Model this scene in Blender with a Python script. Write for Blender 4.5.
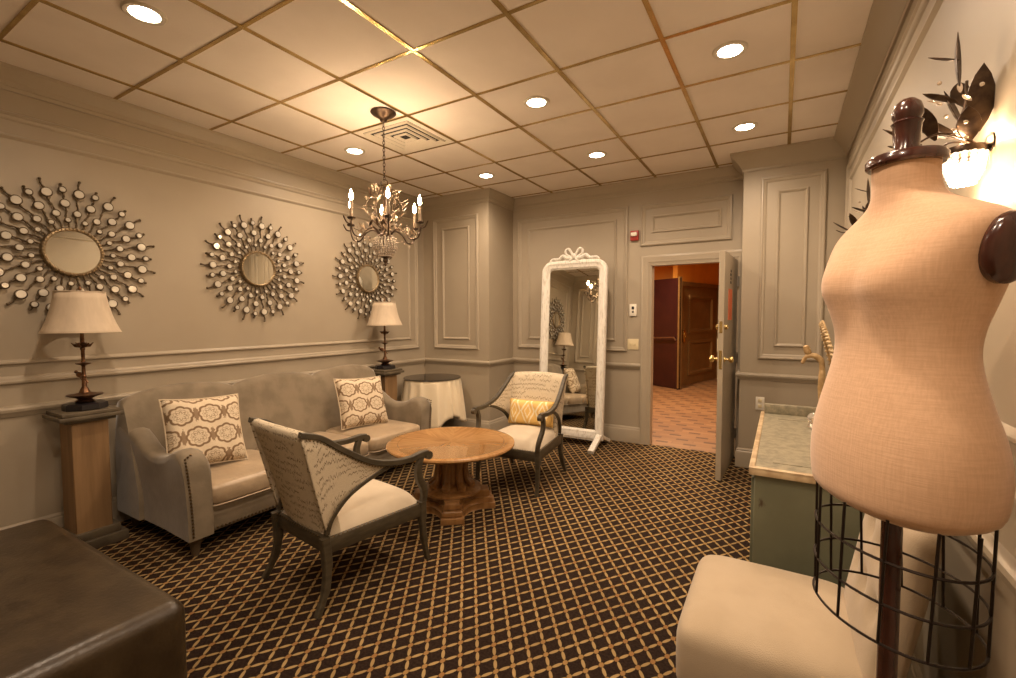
import bpy, bmesh, math, random
from mathutils import Vector, Matrix
PI = math.pi
random.seed(7)
for o in list(bpy.data.objects): bpy.data.objects.remove(o)
SC = bpy.context.scene
COL = SC.collection

# ------------------------------------------------------------------ camera, world, light, exposure
FPX = 462.37; YAW = .5347; PITCH = -.0482; ROLL = -.003; EYE = 1.435
def make_camera():
    cy, sy, cp, sp = math.cos(YAW), math.sin(YAW), math.cos(PITCH), math.sin(PITCH)
    f = Vector((-sy*cp, cy*cp, sp)); r = Vector((cy, sy, 0)); u = r.cross(f)
    cr, sr = math.cos(ROLL), math.sin(ROLL)
    r2 = r*cr + u*sr; u2 = -r*sr + u*cr
    cam = bpy.data.cameras.new('camera'); cam.sensor_width = 36; cam.lens = FPX/1016*36
    cam.clip_start = .03; cam.clip_end = 60
    o = bpy.data.objects.new('camera', cam); COL.objects.link(o)
    m = Matrix(((r2.x, u2.x, -f.x, 0), (r2.y, u2.y, -f.y, 0), (r2.z, u2.z, -f.z, EYE), (0, 0, 0, 1)))
    o.matrix_world = m; SC.camera = o
make_camera()
w = bpy.data.worlds.new('world'); SC.world = w; w.use_nodes = True
w.node_tree.nodes['Background'].inputs[0].default_value = (1, .8, .6, 1)
w.node_tree.nodes['Background'].inputs[1].default_value = .02
SC.view_settings.view_transform = 'Standard'; SC.view_settings.look = 'None'
SC.view_settings.gamma = 1; SC.view_settings.use_curve_mapping = False
SC.view_settings.exposure = 0.82
DOWN_W = 38.0; DOWN_COL = (1, .75, .54)
BULB_W = 12.0; BULB_COL = (1, .69, .42)
SCONCE_W = 3.2
HALL_W = 210

# ------------------------------------------------------------------ room numbers (metres)
XL, XR, YB, YR, ZC = -4.0, .45, 5.2, -1.1, 2.929
COLY, COLX = 4.62, -3.0            # left column
PILY, PILX = 4.88, -.335           # right pilaster

# ------------------------------------------------------------------ node helper
class V:
    """socket wrapper for writing shader maths as expressions"""
    def __init__(s, t, k): s.t = t; s.k = k
    def _m(s, op, b=None, c=None):
        n = s.t.nodes.new('ShaderNodeMath'); n.operation = op
        for i, x in enumerate((s, b, c)):
            if x is None: continue
            if isinstance(x, V): s.t.links.new(x.k, n.inputs[i])
            else: n.inputs[i].default_value = x
        return V(s.t, n.outputs[0])
    def __add__(s, b): return s._m('ADD', b)
    def __sub__(s, b): return s._m('SUBTRACT', b)
    def __mul__(s, b): return s._m('MULTIPLY', b)
    def __truediv__(s, b): return s._m('DIVIDE', b)
    def abs(s): return s._m('ABSOLUTE')
    def fr(s): return s._m('FRACT')
    def fl(s): return s._m('FLOOR')
    def sq(s): return s._m('MULTIPLY', s)
    def rt(s): return s._m('SQRT')
    def sin(s): return s._m('SINE')
    def cos(s): return s._m('COSINE')
    def at2(s, b): return s._m('ARCTAN2', b)
    def lt(s, b): return s._m('LESS_THAN', b)
    def gt(s, b): return s._m('GREATER_THAN', b)
    def mx(s, b): return s._m('MAXIMUM', b)
    def mn(s, b): return s._m('MINIMUM', b)
    def step(s, a, b):          # smooth 0..1 from a to b
        n = s.t.nodes.new('ShaderNodeMapRange'); n.interpolation_type = 'SMOOTHSTEP'
        s.t.links.new(s.k, n.inputs[0]); n.inputs[1].default_value = a; n.inputs[2].default_value = b
        return V(s.t, n.outputs[0])

class Mat:
    def __init__(s, name, col=(.5, .5, .5), rough=.6, metal=0, **kw):
        s.m = bpy.data.materials.new(name); s.m.use_nodes = True
        s.t = s.m.node_tree; s.b = s.t.nodes['Principled BSDF']
        s.b.inputs['Base Color'].default_value = (*col, 1)
        s.b.inputs['Roughness'].default_value = rough; s.b.inputs['Metallic'].default_value = metal
        for k, v in kw.items():
            s.b.inputs[k.replace('_', ' ')].default_value = v
        s.col = col
    def coord(s, kind='Object', scale=(1, 1, 1)):
        tc = s.t.nodes.new('ShaderNodeTexCoord'); mp = s.t.nodes.new('ShaderNodeMapping')
        s.t.links.new(tc.outputs[kind], mp.inputs[0]); mp.inputs['Scale'].default_value = scale
        return mp.outputs[0]
    def xyz(s, kind='Object', scale=(1, 1, 1)):
        n = s.t.nodes.new('ShaderNodeSeparateXYZ'); s.t.links.new(s.coord(kind, scale), n.inputs[0])
        return [V(s.t, n.outputs[i]) for i in range(3)]
    def comb(s, a, b, c=0):
        n = s.t.nodes.new('ShaderNodeCombineXYZ')
        for i, x in enumerate((a, b, c)):
            if isinstance(x, V): s.t.links.new(x.k, n.inputs[i])
            else: n.inputs[i].default_value = x
        return n.outputs[0]
    def noise(s, scale=5, detail=3, vec=None, rough=.5, kind='Object', stretch=(1, 1, 1)):
        n = s.t.nodes.new('ShaderNodeTexNoise'); n.inputs['Scale'].default_value = scale
        n.inputs['Detail'].default_value = detail; n.inputs['Roughness'].default_value = rough
        s.t.links.new(vec if vec is not None else s.coord(kind, stretch), n.inputs['Vector'])
        return V(s.t, n.outputs['Fac'])
    def mix(s, f, a, b):
        n = s.t.nodes.new('ShaderNodeMix'); n.data_type = 'RGBA'
        s.t.links.new(f.k, n.inputs[0])
        for i, x in ((6, a), (7, b)):
            if isinstance(x, tuple): n.inputs[i].default_value = (*x, 1)
            else: s.t.links.new(x, n.inputs[i])
        return n.outputs[2]
    def color(s, k): s.t.links.new(k, s.b.inputs['Base Color']); return s
    def bump(s, h, strength=.3, dist=.01):
        n = s.t.nodes.new('ShaderNodeBump'); n.inputs['Strength'].default_value = strength
        n.inputs['Distance'].default_value = dist; s.t.links.new(h.k, n.inputs['Height'])
        s.t.links.new(n.outputs[0], s.b.inputs['Normal']); return s
    def mottled(s, c2, scale=6, detail=4, lo=.35, hi=.65, stretch=(1, 1, 1)):
        s.color(s.mix(s.noise(scale, detail, stretch=stretch).step(lo, hi), s.col, c2)); return s
    def emit(s, col, k):
        s.b.inputs['Emission Color'].default_value = (*col, 1); s.b.inputs['Emission Strength'].default_value = k; return s

M = {}
def mk(name, *a, **k): M[name] = Mat(name, *a, **k); return M[name]
m = mk('wall_paint', (.375, .318, .235), .5); m.mottled((.39, .332, .247), 2.5).bump(m.noise(220, 2), .06, .002)
m = mk('trim_paint', (.385, .328, .245), .38); m.mottled((.40, .342, .257), 3)
m = mk('ceiling_tile', (.82, .75, .68), .85); m.mottled((.78, .71, .64), 3.0, 5).bump(m.noise(160, 4), .25, .004)
m = mk('gold_bar', (.62, .47, .22), .22, 1); m.mottled((.5, .36, .15), 9)
m = mk('white_plastic', (.8, .76, .66), .4)
m = mk('ivory_plastic', (.72, .62, .40), .4)
m = mk('red_plastic', (.35, .03, .02), .4)
m = mk('painted_shade', (.02, .016, .012), .9)  # near-black colour for the shade inside the vent
m = mk('vent_white', (.66, .60, .50), .5)
# carpet: trellis of bead strings on dark brown
m = mk('carpet', (.03, .017, .012), .95)
x, y, z = m.xyz('Object')
xx = (x + 1.1) / .0446; yy = (y - 1.589) / .0625
a = (xx + yy) * .5; b = (yy - xx) * .5
nz = (m.noise(160, 2) - .5) * .10
da = (a.fr() - .5).abs(); db = (b.fr() - .5).abs()
na = da * -1 + .5; nb = db * -1 + .5         # distance to the nearest whole line
def bead(n_, t_): return ((n_ / .105).sq() + (t_ / .33).sq() + nz * 3).step(1.15, .75)
thin = na.mn(nb).step(.055, .03)
mask = bead(na, db).mx(bead(nb, da))
node = ((na.sq() + nb.sq()).rt() + nz * .6).step(.19, .13)
dk = m.mix(m.noise(90, 3).step(.3, .7), (.014, .0075, .005), (.029, .017, .011))
c1 = m.mix(thin, dk, (.075, .037, .014))
gold = m.mix(m.noise(3, 2).step(.35, .65), (.34, .235, .105), (.28, .19, .082))
c2 = m.mix(mask, c1, gold)
c3 = m.mix(node, c2, m.mix(m.noise(2.2, 1).step(.4, .6), (.25, .13, .048), (.28, .17, .065)))
m.color(c3); m.bump(m.noise(400, 2), .5, .004); m.b.inputs['Specular IOR Level'].default_value = .1
# corridor floor
m = mk('hall_floor', (.40, .22, .10), .6)
br = m.t.nodes.new('ShaderNodeTexBrick'); br.offset = .5
br.inputs['Scale'].default_value = 1; br.inputs['Brick Width'].default_value = .42; br.inputs['Row Height'].default_value = .10
br.inputs['Mortar Size'].default_value = .007; br.inputs['Color1'].default_value = (.26, .14, .062, 1)
br.inputs['Color2'].default_value = (.19, .095, .04, 1); br.inputs['Mortar'].default_value = (.2, .1, .045, 1)
m.t.links.new(m.coord('Object'), br.inputs['Vector'])
x, y, z = m.xyz('Object')
dash = ((x / .30 + (y / .19).fl() * .37).fr() - .5).abs().lt(.22)._m('MULTIPLY', ((y / .19).fr() - .5).abs().lt(.17))
m.color(m.mix(dash * .8, br.outputs['Color'], (.07, .03, .015)))
m = mk('hall_paint', (.75, .34, .05), .6); m.mottled((.66, .29, .045), 2)
m = mk('maroon_door', (.026, .006, .007), .35); m.mottled((.034, .008, .008), 4)
m = mk('brown_door', (.20, .12, .045), .4); m.mottled((.17, .10, .037), 5)
m = mk('steel', (.6, .56, .5), .3, 1)
m = mk('brass', (.8, .62, .28), .22, 1)
m = mk('poster_orange', (.7, .16, .06), .5)
m = mk('black', (.012, .010, .009), .4)
# furniture
m = mk('velvet', (.225, .18, .12), .75, Sheen_Weight=.5, Sheen_Roughness=.4)
m.mottled((.165, .13, .083), 7, 6, .35, .7).bump(m.noise(60, 3), .2, .004)
m = mk('seat_leather', (.44, .34, .225), .33, Sheen_Weight=.1); m.mottled((.36, .27, .175), 6).bump(m.noise(18, 5), .35, .008)
m = mk('cream_fabric', (.54, .46, .345), .85, Sheen_Weight=.2)
m.mottled((.50, .42, .31), 8).bump(m.noise(500, 2), .3, .002)
m = mk('slipper_fabric', (.44, .35, .24), .85, Sheen_Weight=.2); m.mottled((.40, .315, .21), 5).bump(m.noise(350, 2), .35, .003)
m = mk('nail', (.22, .16, .09), .3, 1)
m = mk('brown_leather', (.044, .029, .014), .33); m.mottled((.024, .015, .007), 9, 7, .3, .7).bump(m.noise(70, 6), .35, .004)
m = mk('grey_wood', (.045, .035, .020), .5); m.mottled((.068, .054, .032), 12, 4, stretch=(1, 1, 4)).bump(m.noise(60, 3), .15, .003)
m = mk('foot_wood', (.12, .085, .05), .5)
# script fabric: rows of handwriting-like squiggle in brown ink on linen
m = mk('script_linen', (.55, .48, .36), .9)
u, v, _ = m.xyz('UV')
row = v / .040; ri = row.fl(); rf = row.fr()
ph = ri * 7.31
n1 = m.noise(1, 2, vec=m.comb(u * 150, ph, 3.0)); n2 = m.noise(1, 2, vec=m.comb(u * 55, ph, 8.0)); n3 = m.noise(1, 1, vec=m.comb(u * 9, ph, 5.0))
line = (rf - .5 - (n1 - .5) * 2.1 - (n2 - .5) * 1.0).abs()  .step(.13, .04)
word = n3.step(.40, .47)
wv = m.noise(300, 2)
base = m.mix(wv.step(.3, .7), (.54, .46, .33), (.63, .55, .41))
m.color(m.mix(line * word * .95, base, (.12, .08, .045))); m.bump(wv, .3, .002)
# damask pillow fabric
m = mk('damask', (.6, .5, .36), .85)
u, v, _ = m.xyz('UV')
U = u / .172; W = v / .150
U2 = U + W.fl() * .5
cu = U2.fr() - .5; cv = W.fr() - .5
r = (cu.sq() + (cv * .98).sq()).rt(); th = cv.at2(cu)
edge = r - (th * 4).cos().abs() * .055 - .36
ring = edge.abs().step(.060, .030)
inner = (r - (th * 4).cos().abs() * .10 - .09).abs().step(.04, .018) * .65
inner2 = (r - (th * 6).cos().abs() * .05 - .22).abs().step(.022, .01) * .5
cu2 = (U2 + .5).fr() - .5
spr = ((cu2 / .10).sq() + ((cv - .02) / .34).sq() + (m.noise(90, 2) - .5) * 2.2).step(1.0, .7) * .9
fleck = edge.gt(.03) * spr
k = ring.mx(inner).mx(inner2).mx(fleck)
m.color(m.mix(k, m.mix(m.noise(260, 2).step(.3, .7), (.60, .50, .36), (.68, .58, .43)), (.20, .125, .065)))
m.bump(k, .2, .003)
# yellow ikat lumbar fabric
m = mk('ikat', (.6, .42, .12), .8)
u, v, _ = m.xyz('UV')
j = (m.noise(60, 2) - .5) * .25
du = ((u / .14).fr() - .5).abs() * 2; dv = ((v / .30).fr() - .5).abs() * 2
d = du + dv + j
k = (d - .9).abs().step(.16, .06).mx((d - .4).abs().step(.10, .04))
m.color(m.mix(k, (.72, .47, .15), (.82, .72, .50)))
# wood
m = mk('oak_top', (.46, .25, .09), .25, Coat_Weight=.3)
x, y, z = m.xyz('Object')
th = y.at2(x); sec = ((th / (PI / 4)) + .5).fl()
ang = sec * (PI / 4)
lx = x * ang.cos() + y * ang.sin(); ly = y * ang.cos() - x * ang.sin()
g = m.noise(1, 5, vec=m.comb(lx * 4, ly * 45, sec * 3.1))
c = m.mix(g.step(.3, .7), (.38, .205, .075), (.27, .13, .040))
rad = (x.sq() + y.sq()).rt()
c = m.mix((rad - .395).abs().lt(.0025), c, (.20, .09, .03))
c = m.mix((sec - ((sec * .5).fl() * 2)) * .18, c, (.46, .28, .12))
m.color(c)
m = mk('oak', (.30, .155, .055), .35, Coat_Weight=.2); m.mottled((.21, .10, .033), 6, 5, stretch=(4, 4, .6))
m = mk('pine', (.28, .165, .075), .6)
g = m.noise(3, 5, stretch=(9, 9, .6)); kn = m.noise(4, 1, stretch=(1, 1, .5)).step(.70, .76)
m.color(m.mix(kn, m.mix(g.step(.3, .7), (.20, .118, .052), (.29, .175, .08)), (.10, .05, .02)))
m = mk('dark_cap', (.12, .095, .06), .5); m.mottled((.075, .058, .037), 10, 4)
m = mk('bronze', (.20, .105, .055), .32, .85); m.mottled((.10, .05, .028), 25)
m = mk('dark_bronze', (.06, .038, .026), .35, .8); m.mottled((.10, .065, .04), 30)
m = mk('black_base', (.012, .010, .012), .3)
m = mk('shade_cloth', (.58, .48, .36), .8, Subsurface_Weight=.0)
m.mottled((.54, .445, .33), 3, stretch=(12, 12, 1))
m = mk('linen_cloth', (.80, .69, .50), .9, Sheen_Weight=.2); m.bump(m.noise(300, 2), .2, .002)
m = mk('dark_glass', (.035, .028, .022), .08)
m = mk('mirror_glass', (.86, .86, .80), .015, 1)
m = mk('disc_mirror', (.66, .63, .55), .18, .2)
m = mk('ray_metal', (.085, .06, .036), .45, .6); m.mottled((.17, .125, .075), 40)
m = mk('rim_gold', (.40, .31, .19), .4, .8); m.mottled((.25, .18, .1), 60)
m = mk('chalk_paint', (.80, .77, .70), .6)
m.color(m.mix(m.noise(30, 6, stretch=(2.2, 2.2, .35), rough=.7)  .step(.48, .68), (.72, .69, .62), (.50, .45, .37))); m.bump(m.noise(40, 4), .3, .004)
m = mk('sage_paint', (.13, .135, .085), .5)
m.color(m.mix(m.noise(14, 6, stretch=(1, 1, .5)).step(.68, .74), m.mix(m.noise(4, 4).step(.3, .7), (.115, .12, .075), (.15, .155, .10)), (.05, .03, .015)))
m = mk('worn_top', (.34, .31, .22), .38)
m.color(m.mix(m.noise(26, 7, rough=.65).step(.35, .65), (.20, .185, .13), (.34, .30, .21)))
m = mk('worn_edge', (.52, .40, .24), .5); m.mottled((.35, .24, .13), 14, 5)
m = mk('candle', (.30, .22, .15), .5)
m = mk('bulb', (1, .8, .5), .3).emit((1, .72, .40), 60)
m = mk('lens_glow', (1, .9, .75), .3).emit((1, .86, .66), 22)
m = mk('bead_glow', (1, .9, .8), .1).emit((1, .80, .58), .8)
m = mk('crystal', (.95, .9, .85), .05, 0, Transmission_Weight=.8, IOR=1.5)
m = mk('crystal_leaf', (.85, .72, .58), .12, .6)
m = mk('bead', (.62, .55, .47), .15, .3)
m = mk('form_cloth', (.60, .385, .235), .85, Sheen_Weight=.3, Sheen_Roughness=.5)
x, y, z = m.xyz('Object')
wf = (m.noise(1, 3, stretch=(260, 260, 20)) + m.noise(1, 3, stretch=(20, 20, 260))) * .5
st = m.noise(1, 3, stretch=(14, 14, 1.2)).step(.55, .8) * .35
m.color(m.mix(st, m.mix(wf.step(.35, .65), (.66, .415, .25), (.73, .475, .295)), (.58, .33, .17))); m.bump(wf, .35, .002)
m = mk('mahogany', (.045, .014, .010), .22, Coat_Weight=.5); m.mottled((.07, .022, .014), 12, 4, stretch=(4, 4, .5))
m = mk('cage_wire', (.035, .025, .02), .4, .8)
m = mk('gilt', (.58, .40, .20), .45, .2); m.mottled((.42, .27, .12), 20)
m = mk('cream_gilt', (.62, .48, .29), .45, .2); m.mottled((.40, .28, .14), 25)

# ------------------------------------------------------------------ mesh helpers
class MB:
    """collects shapes, builds them as ONE mesh object"""
    def __init__(s): s.bm = bmesh.new(); s.uv = s.bm.loops.layers.uv.new('UVMap')
    def box(s, x0, x1, y0, y1, z0, z1, bev=0, seg=2, mat=None):
        r = bmesh.ops.create_cube(s.bm, size=1); vs = r['verts']
        for v in vs:
            v.co = Vector(((x0+x1)/2 + v.co.x*(x1-x0), (y0+y1)/2 + v.co.y*(y1-y0), (z0+z1)/2 + v.co.z*(z1-z0)))
        if mat is not None: bmesh.ops.transform(s.bm, matrix=mat, verts=vs)
        if bev:
            es = list({e for v in vs for e in v.link_edges})
            bmesh.ops.bevel(s.bm, geom=es, offset=bev, segments=seg, profile=.5, affect='EDGES', clamp_overlap=True)
        return s
    def grid(s, rows, closed_u=False, cap=False, uvs=None):
        """rows: list of lists of points"""
        vr = [[s.bm.verts.new(p) for p in r] for r in rows]
        n = len(rows[0])
        for i in range(len(vr)-1):
            for j in range(n if closed_u else n-1):
                k = (j+1) % n
                try: f = s.bm.faces.new((vr[i][j], vr[i][k], vr[i+1][k], vr[i+1][j]))
                except ValueError: continue
                if uvs:
                    for lp, (a, b) in zip(f.loops, ((i, j), (i, j+1), (i+1, j+1), (i+1, j))): lp[s.uv].uv = uvs(a, b)
        if cap:
            for r in (vr[0], vr[-1]):
                try: s.bm.faces.new(r)
                except ValueError: pass
        return s
    def lathe(s, prof, c=(0, 0, 0), seg=32, mat=None):
        rows = [[Vector((c[0]+r*math.cos(2*PI*k/seg), c[1]+r*math.sin(2*PI*k/seg), c[2]+z)) for k in range(seg)] for r, z in prof]
        if mat is not None: rows = [[mat @ p for p in r] for r in rows]
        return s.grid(rows, True, True)
    def tube(s, pts, rad, seg=8, cap=True, flat=None):
        """rad: number or list; flat: (wu, wv) section factors"""
        pts = [Vector(p) for p in pts]; n = len(pts)
        rr = rad if isinstance(rad, (list, tuple)) else [rad]*n
        rows = []; up = None
        for i, p in enumerate(pts):
            t = (pts[min(i+1, n-1)] - pts[max(i-1, 0)]).normalized()
            if up is None:
                up = Vector((0, 0, 1)) if abs(t.z) < .9 else Vector((1, 0, 0))
            a = t.cross(up)
            if a.length < 1e-5: a = t.cross(Vector((1, 0, 0)))
            a.normalize(); b = a.cross(t).normalized(); up = b
            fu, fv = flat or (1, 1)
            rows.append([p + a*math.cos(2*PI*k/seg)*rr[i]*fu + b*math.sin(2*PI*k/seg)*rr[i]*fv for k in range(seg)])
        return s.grid(rows, True, cap)
    def bar(s, pts, w, h, side):
        """rectangular bar along pts; width w along fixed vector side, height h across"""
        pts = [Vector(p) for p in pts]; side = Vector(side).normalized(); n = len(pts); rows = []
        ww = w if isinstance(w, (list, tuple)) else [w]*n; hh = h if isinstance(h, (list, tuple)) else [h]*n
        for i, p in enumerate(pts):
            t = (pts[min(i+1, n-1)] - pts[max(i-1, 0)]).normalized()
            b = t.cross(side).normalized(); a = side
            q = .22
            sec = [(-1, -1+q), (-1+q, -1), (1-q, -1), (1, -1+q), (1, 1-q), (1-q, 1), (-1+q, 1), (-1, 1-q)]
            rows.append([p + a*u_*ww[i]/2 + b*v_*hh[i]/2 for u_, v_ in sec])
        return s.grid(rows, True, True)
    def sphere(s, c, r, seg=12, rings=8, sc=(1, 1, 1)):
        res = bmesh.ops.create_uvsphere(s.bm, u_segments=seg, v_segments=rings, radius=1)
        for v in res['verts']: v.co = Vector((c[0]+v.co.x*r*sc[0], c[1]+v.co.y*r*sc[1], c[2]+v.co.z*r*sc[2]))
        return s
    def prism(s, outline, axis, d0, d1, bev=0):
        """extrude a 2D outline [(a,b)] along axis 'x'|'y'|'z' from d0 to d1"""
        def P(a, b, d): return {'x': (d, a, b), 'y': (a, d, b), 'z': (a, b, d)}[axis]
        v0 = [s.bm.verts.new(P(a, b, d0)) for a, b in outline]; v1 = [s.bm.verts.new(P(a, b, d1)) for a, b in outline]
        f0 = s.bm.faces.new(v0); f1 = s.bm.faces.new(v1); n = len(outline)
        for i in range(n): s.bm.faces.new((v0[i], v0[(i+1) % n], v1[(i+1) % n], v1[i]))
        if bev:
            es = list(set(f0.edges) | set(f1.edges))
            bmesh.ops.bevel(s.bm, geom=es, offset=bev, segments=3, profile=.5, affect='EDGES', clamp_overlap=True)
        return s
    def build(s, name, mat, parent=None, smooth=True, sub=0, solid=0, bev=0, angle=40, loc=None, rot=None):
        bmesh.ops.remove_doubles(s.bm, verts=s.bm.verts, dist=1e-6)
        bmesh.ops.recalc_face_normals(s.bm, faces=s.bm.faces)
        me = bpy.data.meshes.new(name); s.bm.to_mesh(me); s.bm.free()
        me.materials.append(M[mat].m if isinstance(mat, str) else mat)
        if smooth:
            me.polygons.foreach_set('use_smooth', [True]*len(me.polygons))
            if not sub: me.set_sharp_from_angle(angle=math.radians(angle))
        o = bpy.data.objects.new(name, me); COL.objects.link(o)
        if solid: md = o.modifiers.new('solid', 'SOLIDIFY'); md.thickness = solid; md.offset = 0
        if bev: md = o.modifiers.new('bevel', 'BEVEL'); md.width = bev; md.segments = 2; md.limit_method = 'ANGLE'
        if sub: md = o.modifiers.new('sub', 'SUBSURF'); md.levels = sub; md.render_levels = sub
        if parent: o.parent = parent
        if loc: o.location = loc
        if rot: o.rotation_euler = rot
        return o

def thing(name, label, cat, loc=(0, 0, 0), rotz=0, group=None):
    o = bpy.data.objects.new(name, None); COL.objects.link(o); o.empty_display_size = .1
    o.location = loc; o.rotation_euler = (0, 0, rotz); o['label'] = label; o['category'] = cat
    if group: o['group'] = group
    return o
def tag(o, label, cat, group=None):
    o['label'] = label; o['category'] = cat
    if group: o['group'] = group
    return o
def struct(o): o['kind'] = 'structure'; return o
def part_label(o, l): o['label'] = l; return o
def copy_tree(o, parent=None):
    c = o.copy(); COL.objects.link(c); c.parent = parent
    for ch in [k for k in bpy.data.objects if k.parent == o]: copy_tree(ch, c)
    return c
def lamp(name, kind, loc, watts, col, parent=None, size=.05, spot=None, blend=.5, rot=None):
    l = bpy.data.lights.new(name, kind); l.energy = watts; l.color = col
    if kind in ('POINT', 'SPOT'): l.shadow_soft_size = size
    if kind == 'SPOT': l.spot_size = spot; l.spot_blend = blend
    o = bpy.data.objects.new(name, l); COL.objects.link(o); o.location = loc
    if rot: o.rotation_euler = rot
    if parent: o.parent = parent
    return o
def lerp(a, b, t): return a + (b-a)*t
def interp(tab, t):
    for (a, va), (b, vb) in zip(tab, tab[1:]):
        if t <= b: return lerp(va, vb, (t-a)/(b-a) if b > a else 0)
    return tab[-1][1]
def smooth_pts(pts, n=6):
    """Catmull-Rom through pts"""
    pts = [Vector(p) for p in pts]; out = []
    for i in range(len(pts)-1):
        p0 = pts[max(i-1, 0)]; p1 = pts[i]; p2 = pts[i+1]; p3 = pts[min(i+2, len(pts)-1)]
        for k in range(n):
            t = k/n
            out.append(.5*((2*p1) + (p2-p0)*t + (2*p0-5*p1+4*p2-p3)*t*t + (3*p1-p0-3*p2+p3)*t**3))
    out.append(pts[-1]); return out

# ------------------------------------------------------------------ SETTING: floor, ceiling, walls
def wall_quad(name, verts_list, mat='wall_paint'):
    b = MB()
    for x0, x1, y0, y1, z0, z1 in verts_list: b.box(x0, x1, y0, y1, z0, z1)
    return struct(b.build(name, mat, smooth=False))
wall_quad('floor', [(XL-.1, XR+.1, YR-.1, YB+.02, -.08, 0)], 'carpet')
wall_quad('ceiling', [(XL-.1, XR+.1, YR-.1, YB+.1, ZC, ZC+.08)], 'ceiling_tile')
wall_quad('wall_left', [(XL-.1, XL, YR-.1, YB+.1, 0, ZC)])
wall_quad('wall_left_column', [(XL, COLX, COLY, YB+.1, 0, ZC)])
wall_quad('wall_right', [(XR, XR+.1, YR-.1, YB+.1, 0, ZC)])
wall_quad('wall_right_pilaster', [(PILX, XR, PILY, YB+.1, 0, ZC)])
DX0, DX1, DZ = -1.25, -.40, 2.0
wall_quad('wall_back', [(COLX, DX0, YB, YB+.1, 0, ZC), (DX1, PILX, YB, YB+.1, 0, ZC), (DX0, DX1, YB, YB+.1, DZ, ZC)])
wall_quad('wall_rear', [(XL, XR, YR-.1, YR, 0, ZC)])
wall_quad('wall_rear_column', [(XL, -3.3, YR, .33, 0, ZC)])

# gold ceiling grid
g = MB(); T = .61; w_ = .013
GX = [-3.64+T*k for k in range(0, 7)]; GY = [1.415+T*j for j in range(-4, 7)]
for x_ in GX: g.box(x_-w_, x_+w_, YR, YB, ZC-.006, ZC+.001)
for y_ in GY: g.box(XL, XR, y_-w_*.8, y_+w_*.8, ZC-.005, ZC+.001)
struct(g.build('trim_1', 'gold_bar', smooth=False))

def sweep(pts, prof, name, mat='trim_paint', flip=1):
    """prof [(out, z)] swept along the wall-foot polyline, mitred; interior lies to the right of travel when flip=1"""
    P = [Vector((p[0], p[1])) for p in pts]; n = len(P); off = []
    for i in range(n):
        ds = []
        if i > 0: ds.append((P[i]-P[i-1]).normalized())
        if i < n-1: ds.append((P[i+1]-P[i]).normalized())
        ns = [Vector((d.y, -d.x))*flip for d in ds]
        if len(ns) == 1: off.append(ns[0])
        else:
            mvec = (ns[0]+ns[1]); mvec = mvec/(mvec.length_squared)*2; off.append(mvec)
    b = MB()
    rows = [[(P[i].x+off[i].x*o_, P[i].y+off[i].y*o_, z_) for o_, z_ in prof] for i in range(n)]
    b.grid(rows)
    for r in (rows[0], rows[-1]):
        b.bm.faces.new([b.bm.verts.new(p) for p in r])
    return struct(b.build(name, mat, angle=25))
LEFTRUN = [(-3.3, YR), (-3.3, .33), (XL, .33), (XL, COLY), (COLX, COLY), (COLX, YB)]
CAS = .10
base = [(0, 0), (.022, 0), (.022, .135), (.017, .15), (.012, .155), (.012, .165), (.005, .178), (0, .18)]
rail = [(0, .835), (.010, .838), (.014, .85), (.030, .868), (.034, .885), (.030, .896), (.018, .902), (0, .904)]
def crown(p, h=.14): return [(0, ZC-h), (.012, ZC-h), (.014, ZC-h+.02), (.02, ZC-h+.026), (p*.35, ZC-h*.62), (p*.75, ZC-h*.32), (p*.9, ZC-.03), (p, ZC-.022), (p, ZC)]
sweep(LEFTRUN+[(DX0-CAS, YB)], base, 'baseboard_left'); sweep(LEFTRUN+[(DX0-CAS, YB)], rail, 'trim_2')
sweep(LEFTRUN+[(PILX, YB)], crown(.055), 'trim_3')
RIGHTRUN = [(PILX, YB), (PILX, PILY), (XR, PILY), (XR, YR)]
sweep(RIGHTRUN, base, 'baseboard_right'); sweep(RIGHTRUN, rail, 'trim_4')
sweep(RIGHTRUN, crown(.11, .16), 'trim_5')
sweep([(XR, YR), (-3.3, YR)], base, 'baseboard_rear'); sweep([(XR, YR), (-3.3, YR)], rail, 'trim_6'); sweep([(XR, YR), (-3.3, YR)], crown(.055), 'trim_7')

def frame(bld, O, u, v, n, a0, a1, b0, b1, prof):
    """picture-frame moulding on a wall plane: O origin, u/v in-plane axes, n normal"""
    O, u, v, n = map(Vector, (O, u, v, n)); rows = []
    for d, h in prof:
        rows.append([O+u*(a0+d)+v*(b0+d)+n*h, O+u*(a1-d)+v*(b0+d)+n*h, O+u*(a1-d)+v*(b1-d)+n*h, O+u*(a0+d)+v*(b1-d)+n*h])
    bld.grid(rows, True)
big = [(0, 0), (0, .012), (.008, .022), (.018, .024), (.026, .016), (.036, .013), (.044, .006), (.05, 0)]
sml = [(0, 0), (0, .010), (.006, .016), (.014, .015), (.022, .008), (.03, 0)]
def panel(name, O, u, n, outer, inner):
    b = MB()
    frame(b, O, u, (0, 0, 1), n, *outer, big)
    if inner: frame(b, O, u, (0, 0, 1), n, *inner, sml)
    return struct(b.build(name, 'trim_paint', angle=25))
Z0, Z1, Z2, Z3 = 1.035, 2.665, 1.155, 2.535
panel('trim_8', (XL, 0, 0), (0, 1, 0), (1, 0, 0), (.50, 4.50, Z0, Z1), (.64, 4.36, Z2, Z3))
panel('trim_9', (0, COLY, 0), (1, 0, 0), (0, -1, 0), (-3.83, -3.14, Z0, Z1), (-3.69, -3.275, Z2, Z3))
panel('trim_10', (0, YB, 0), (1, 0, 0), (0, -1, 0), (-2.925, -1.505, Z0, Z1), (-2.78, -1.64, Z2, Z3))
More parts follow.
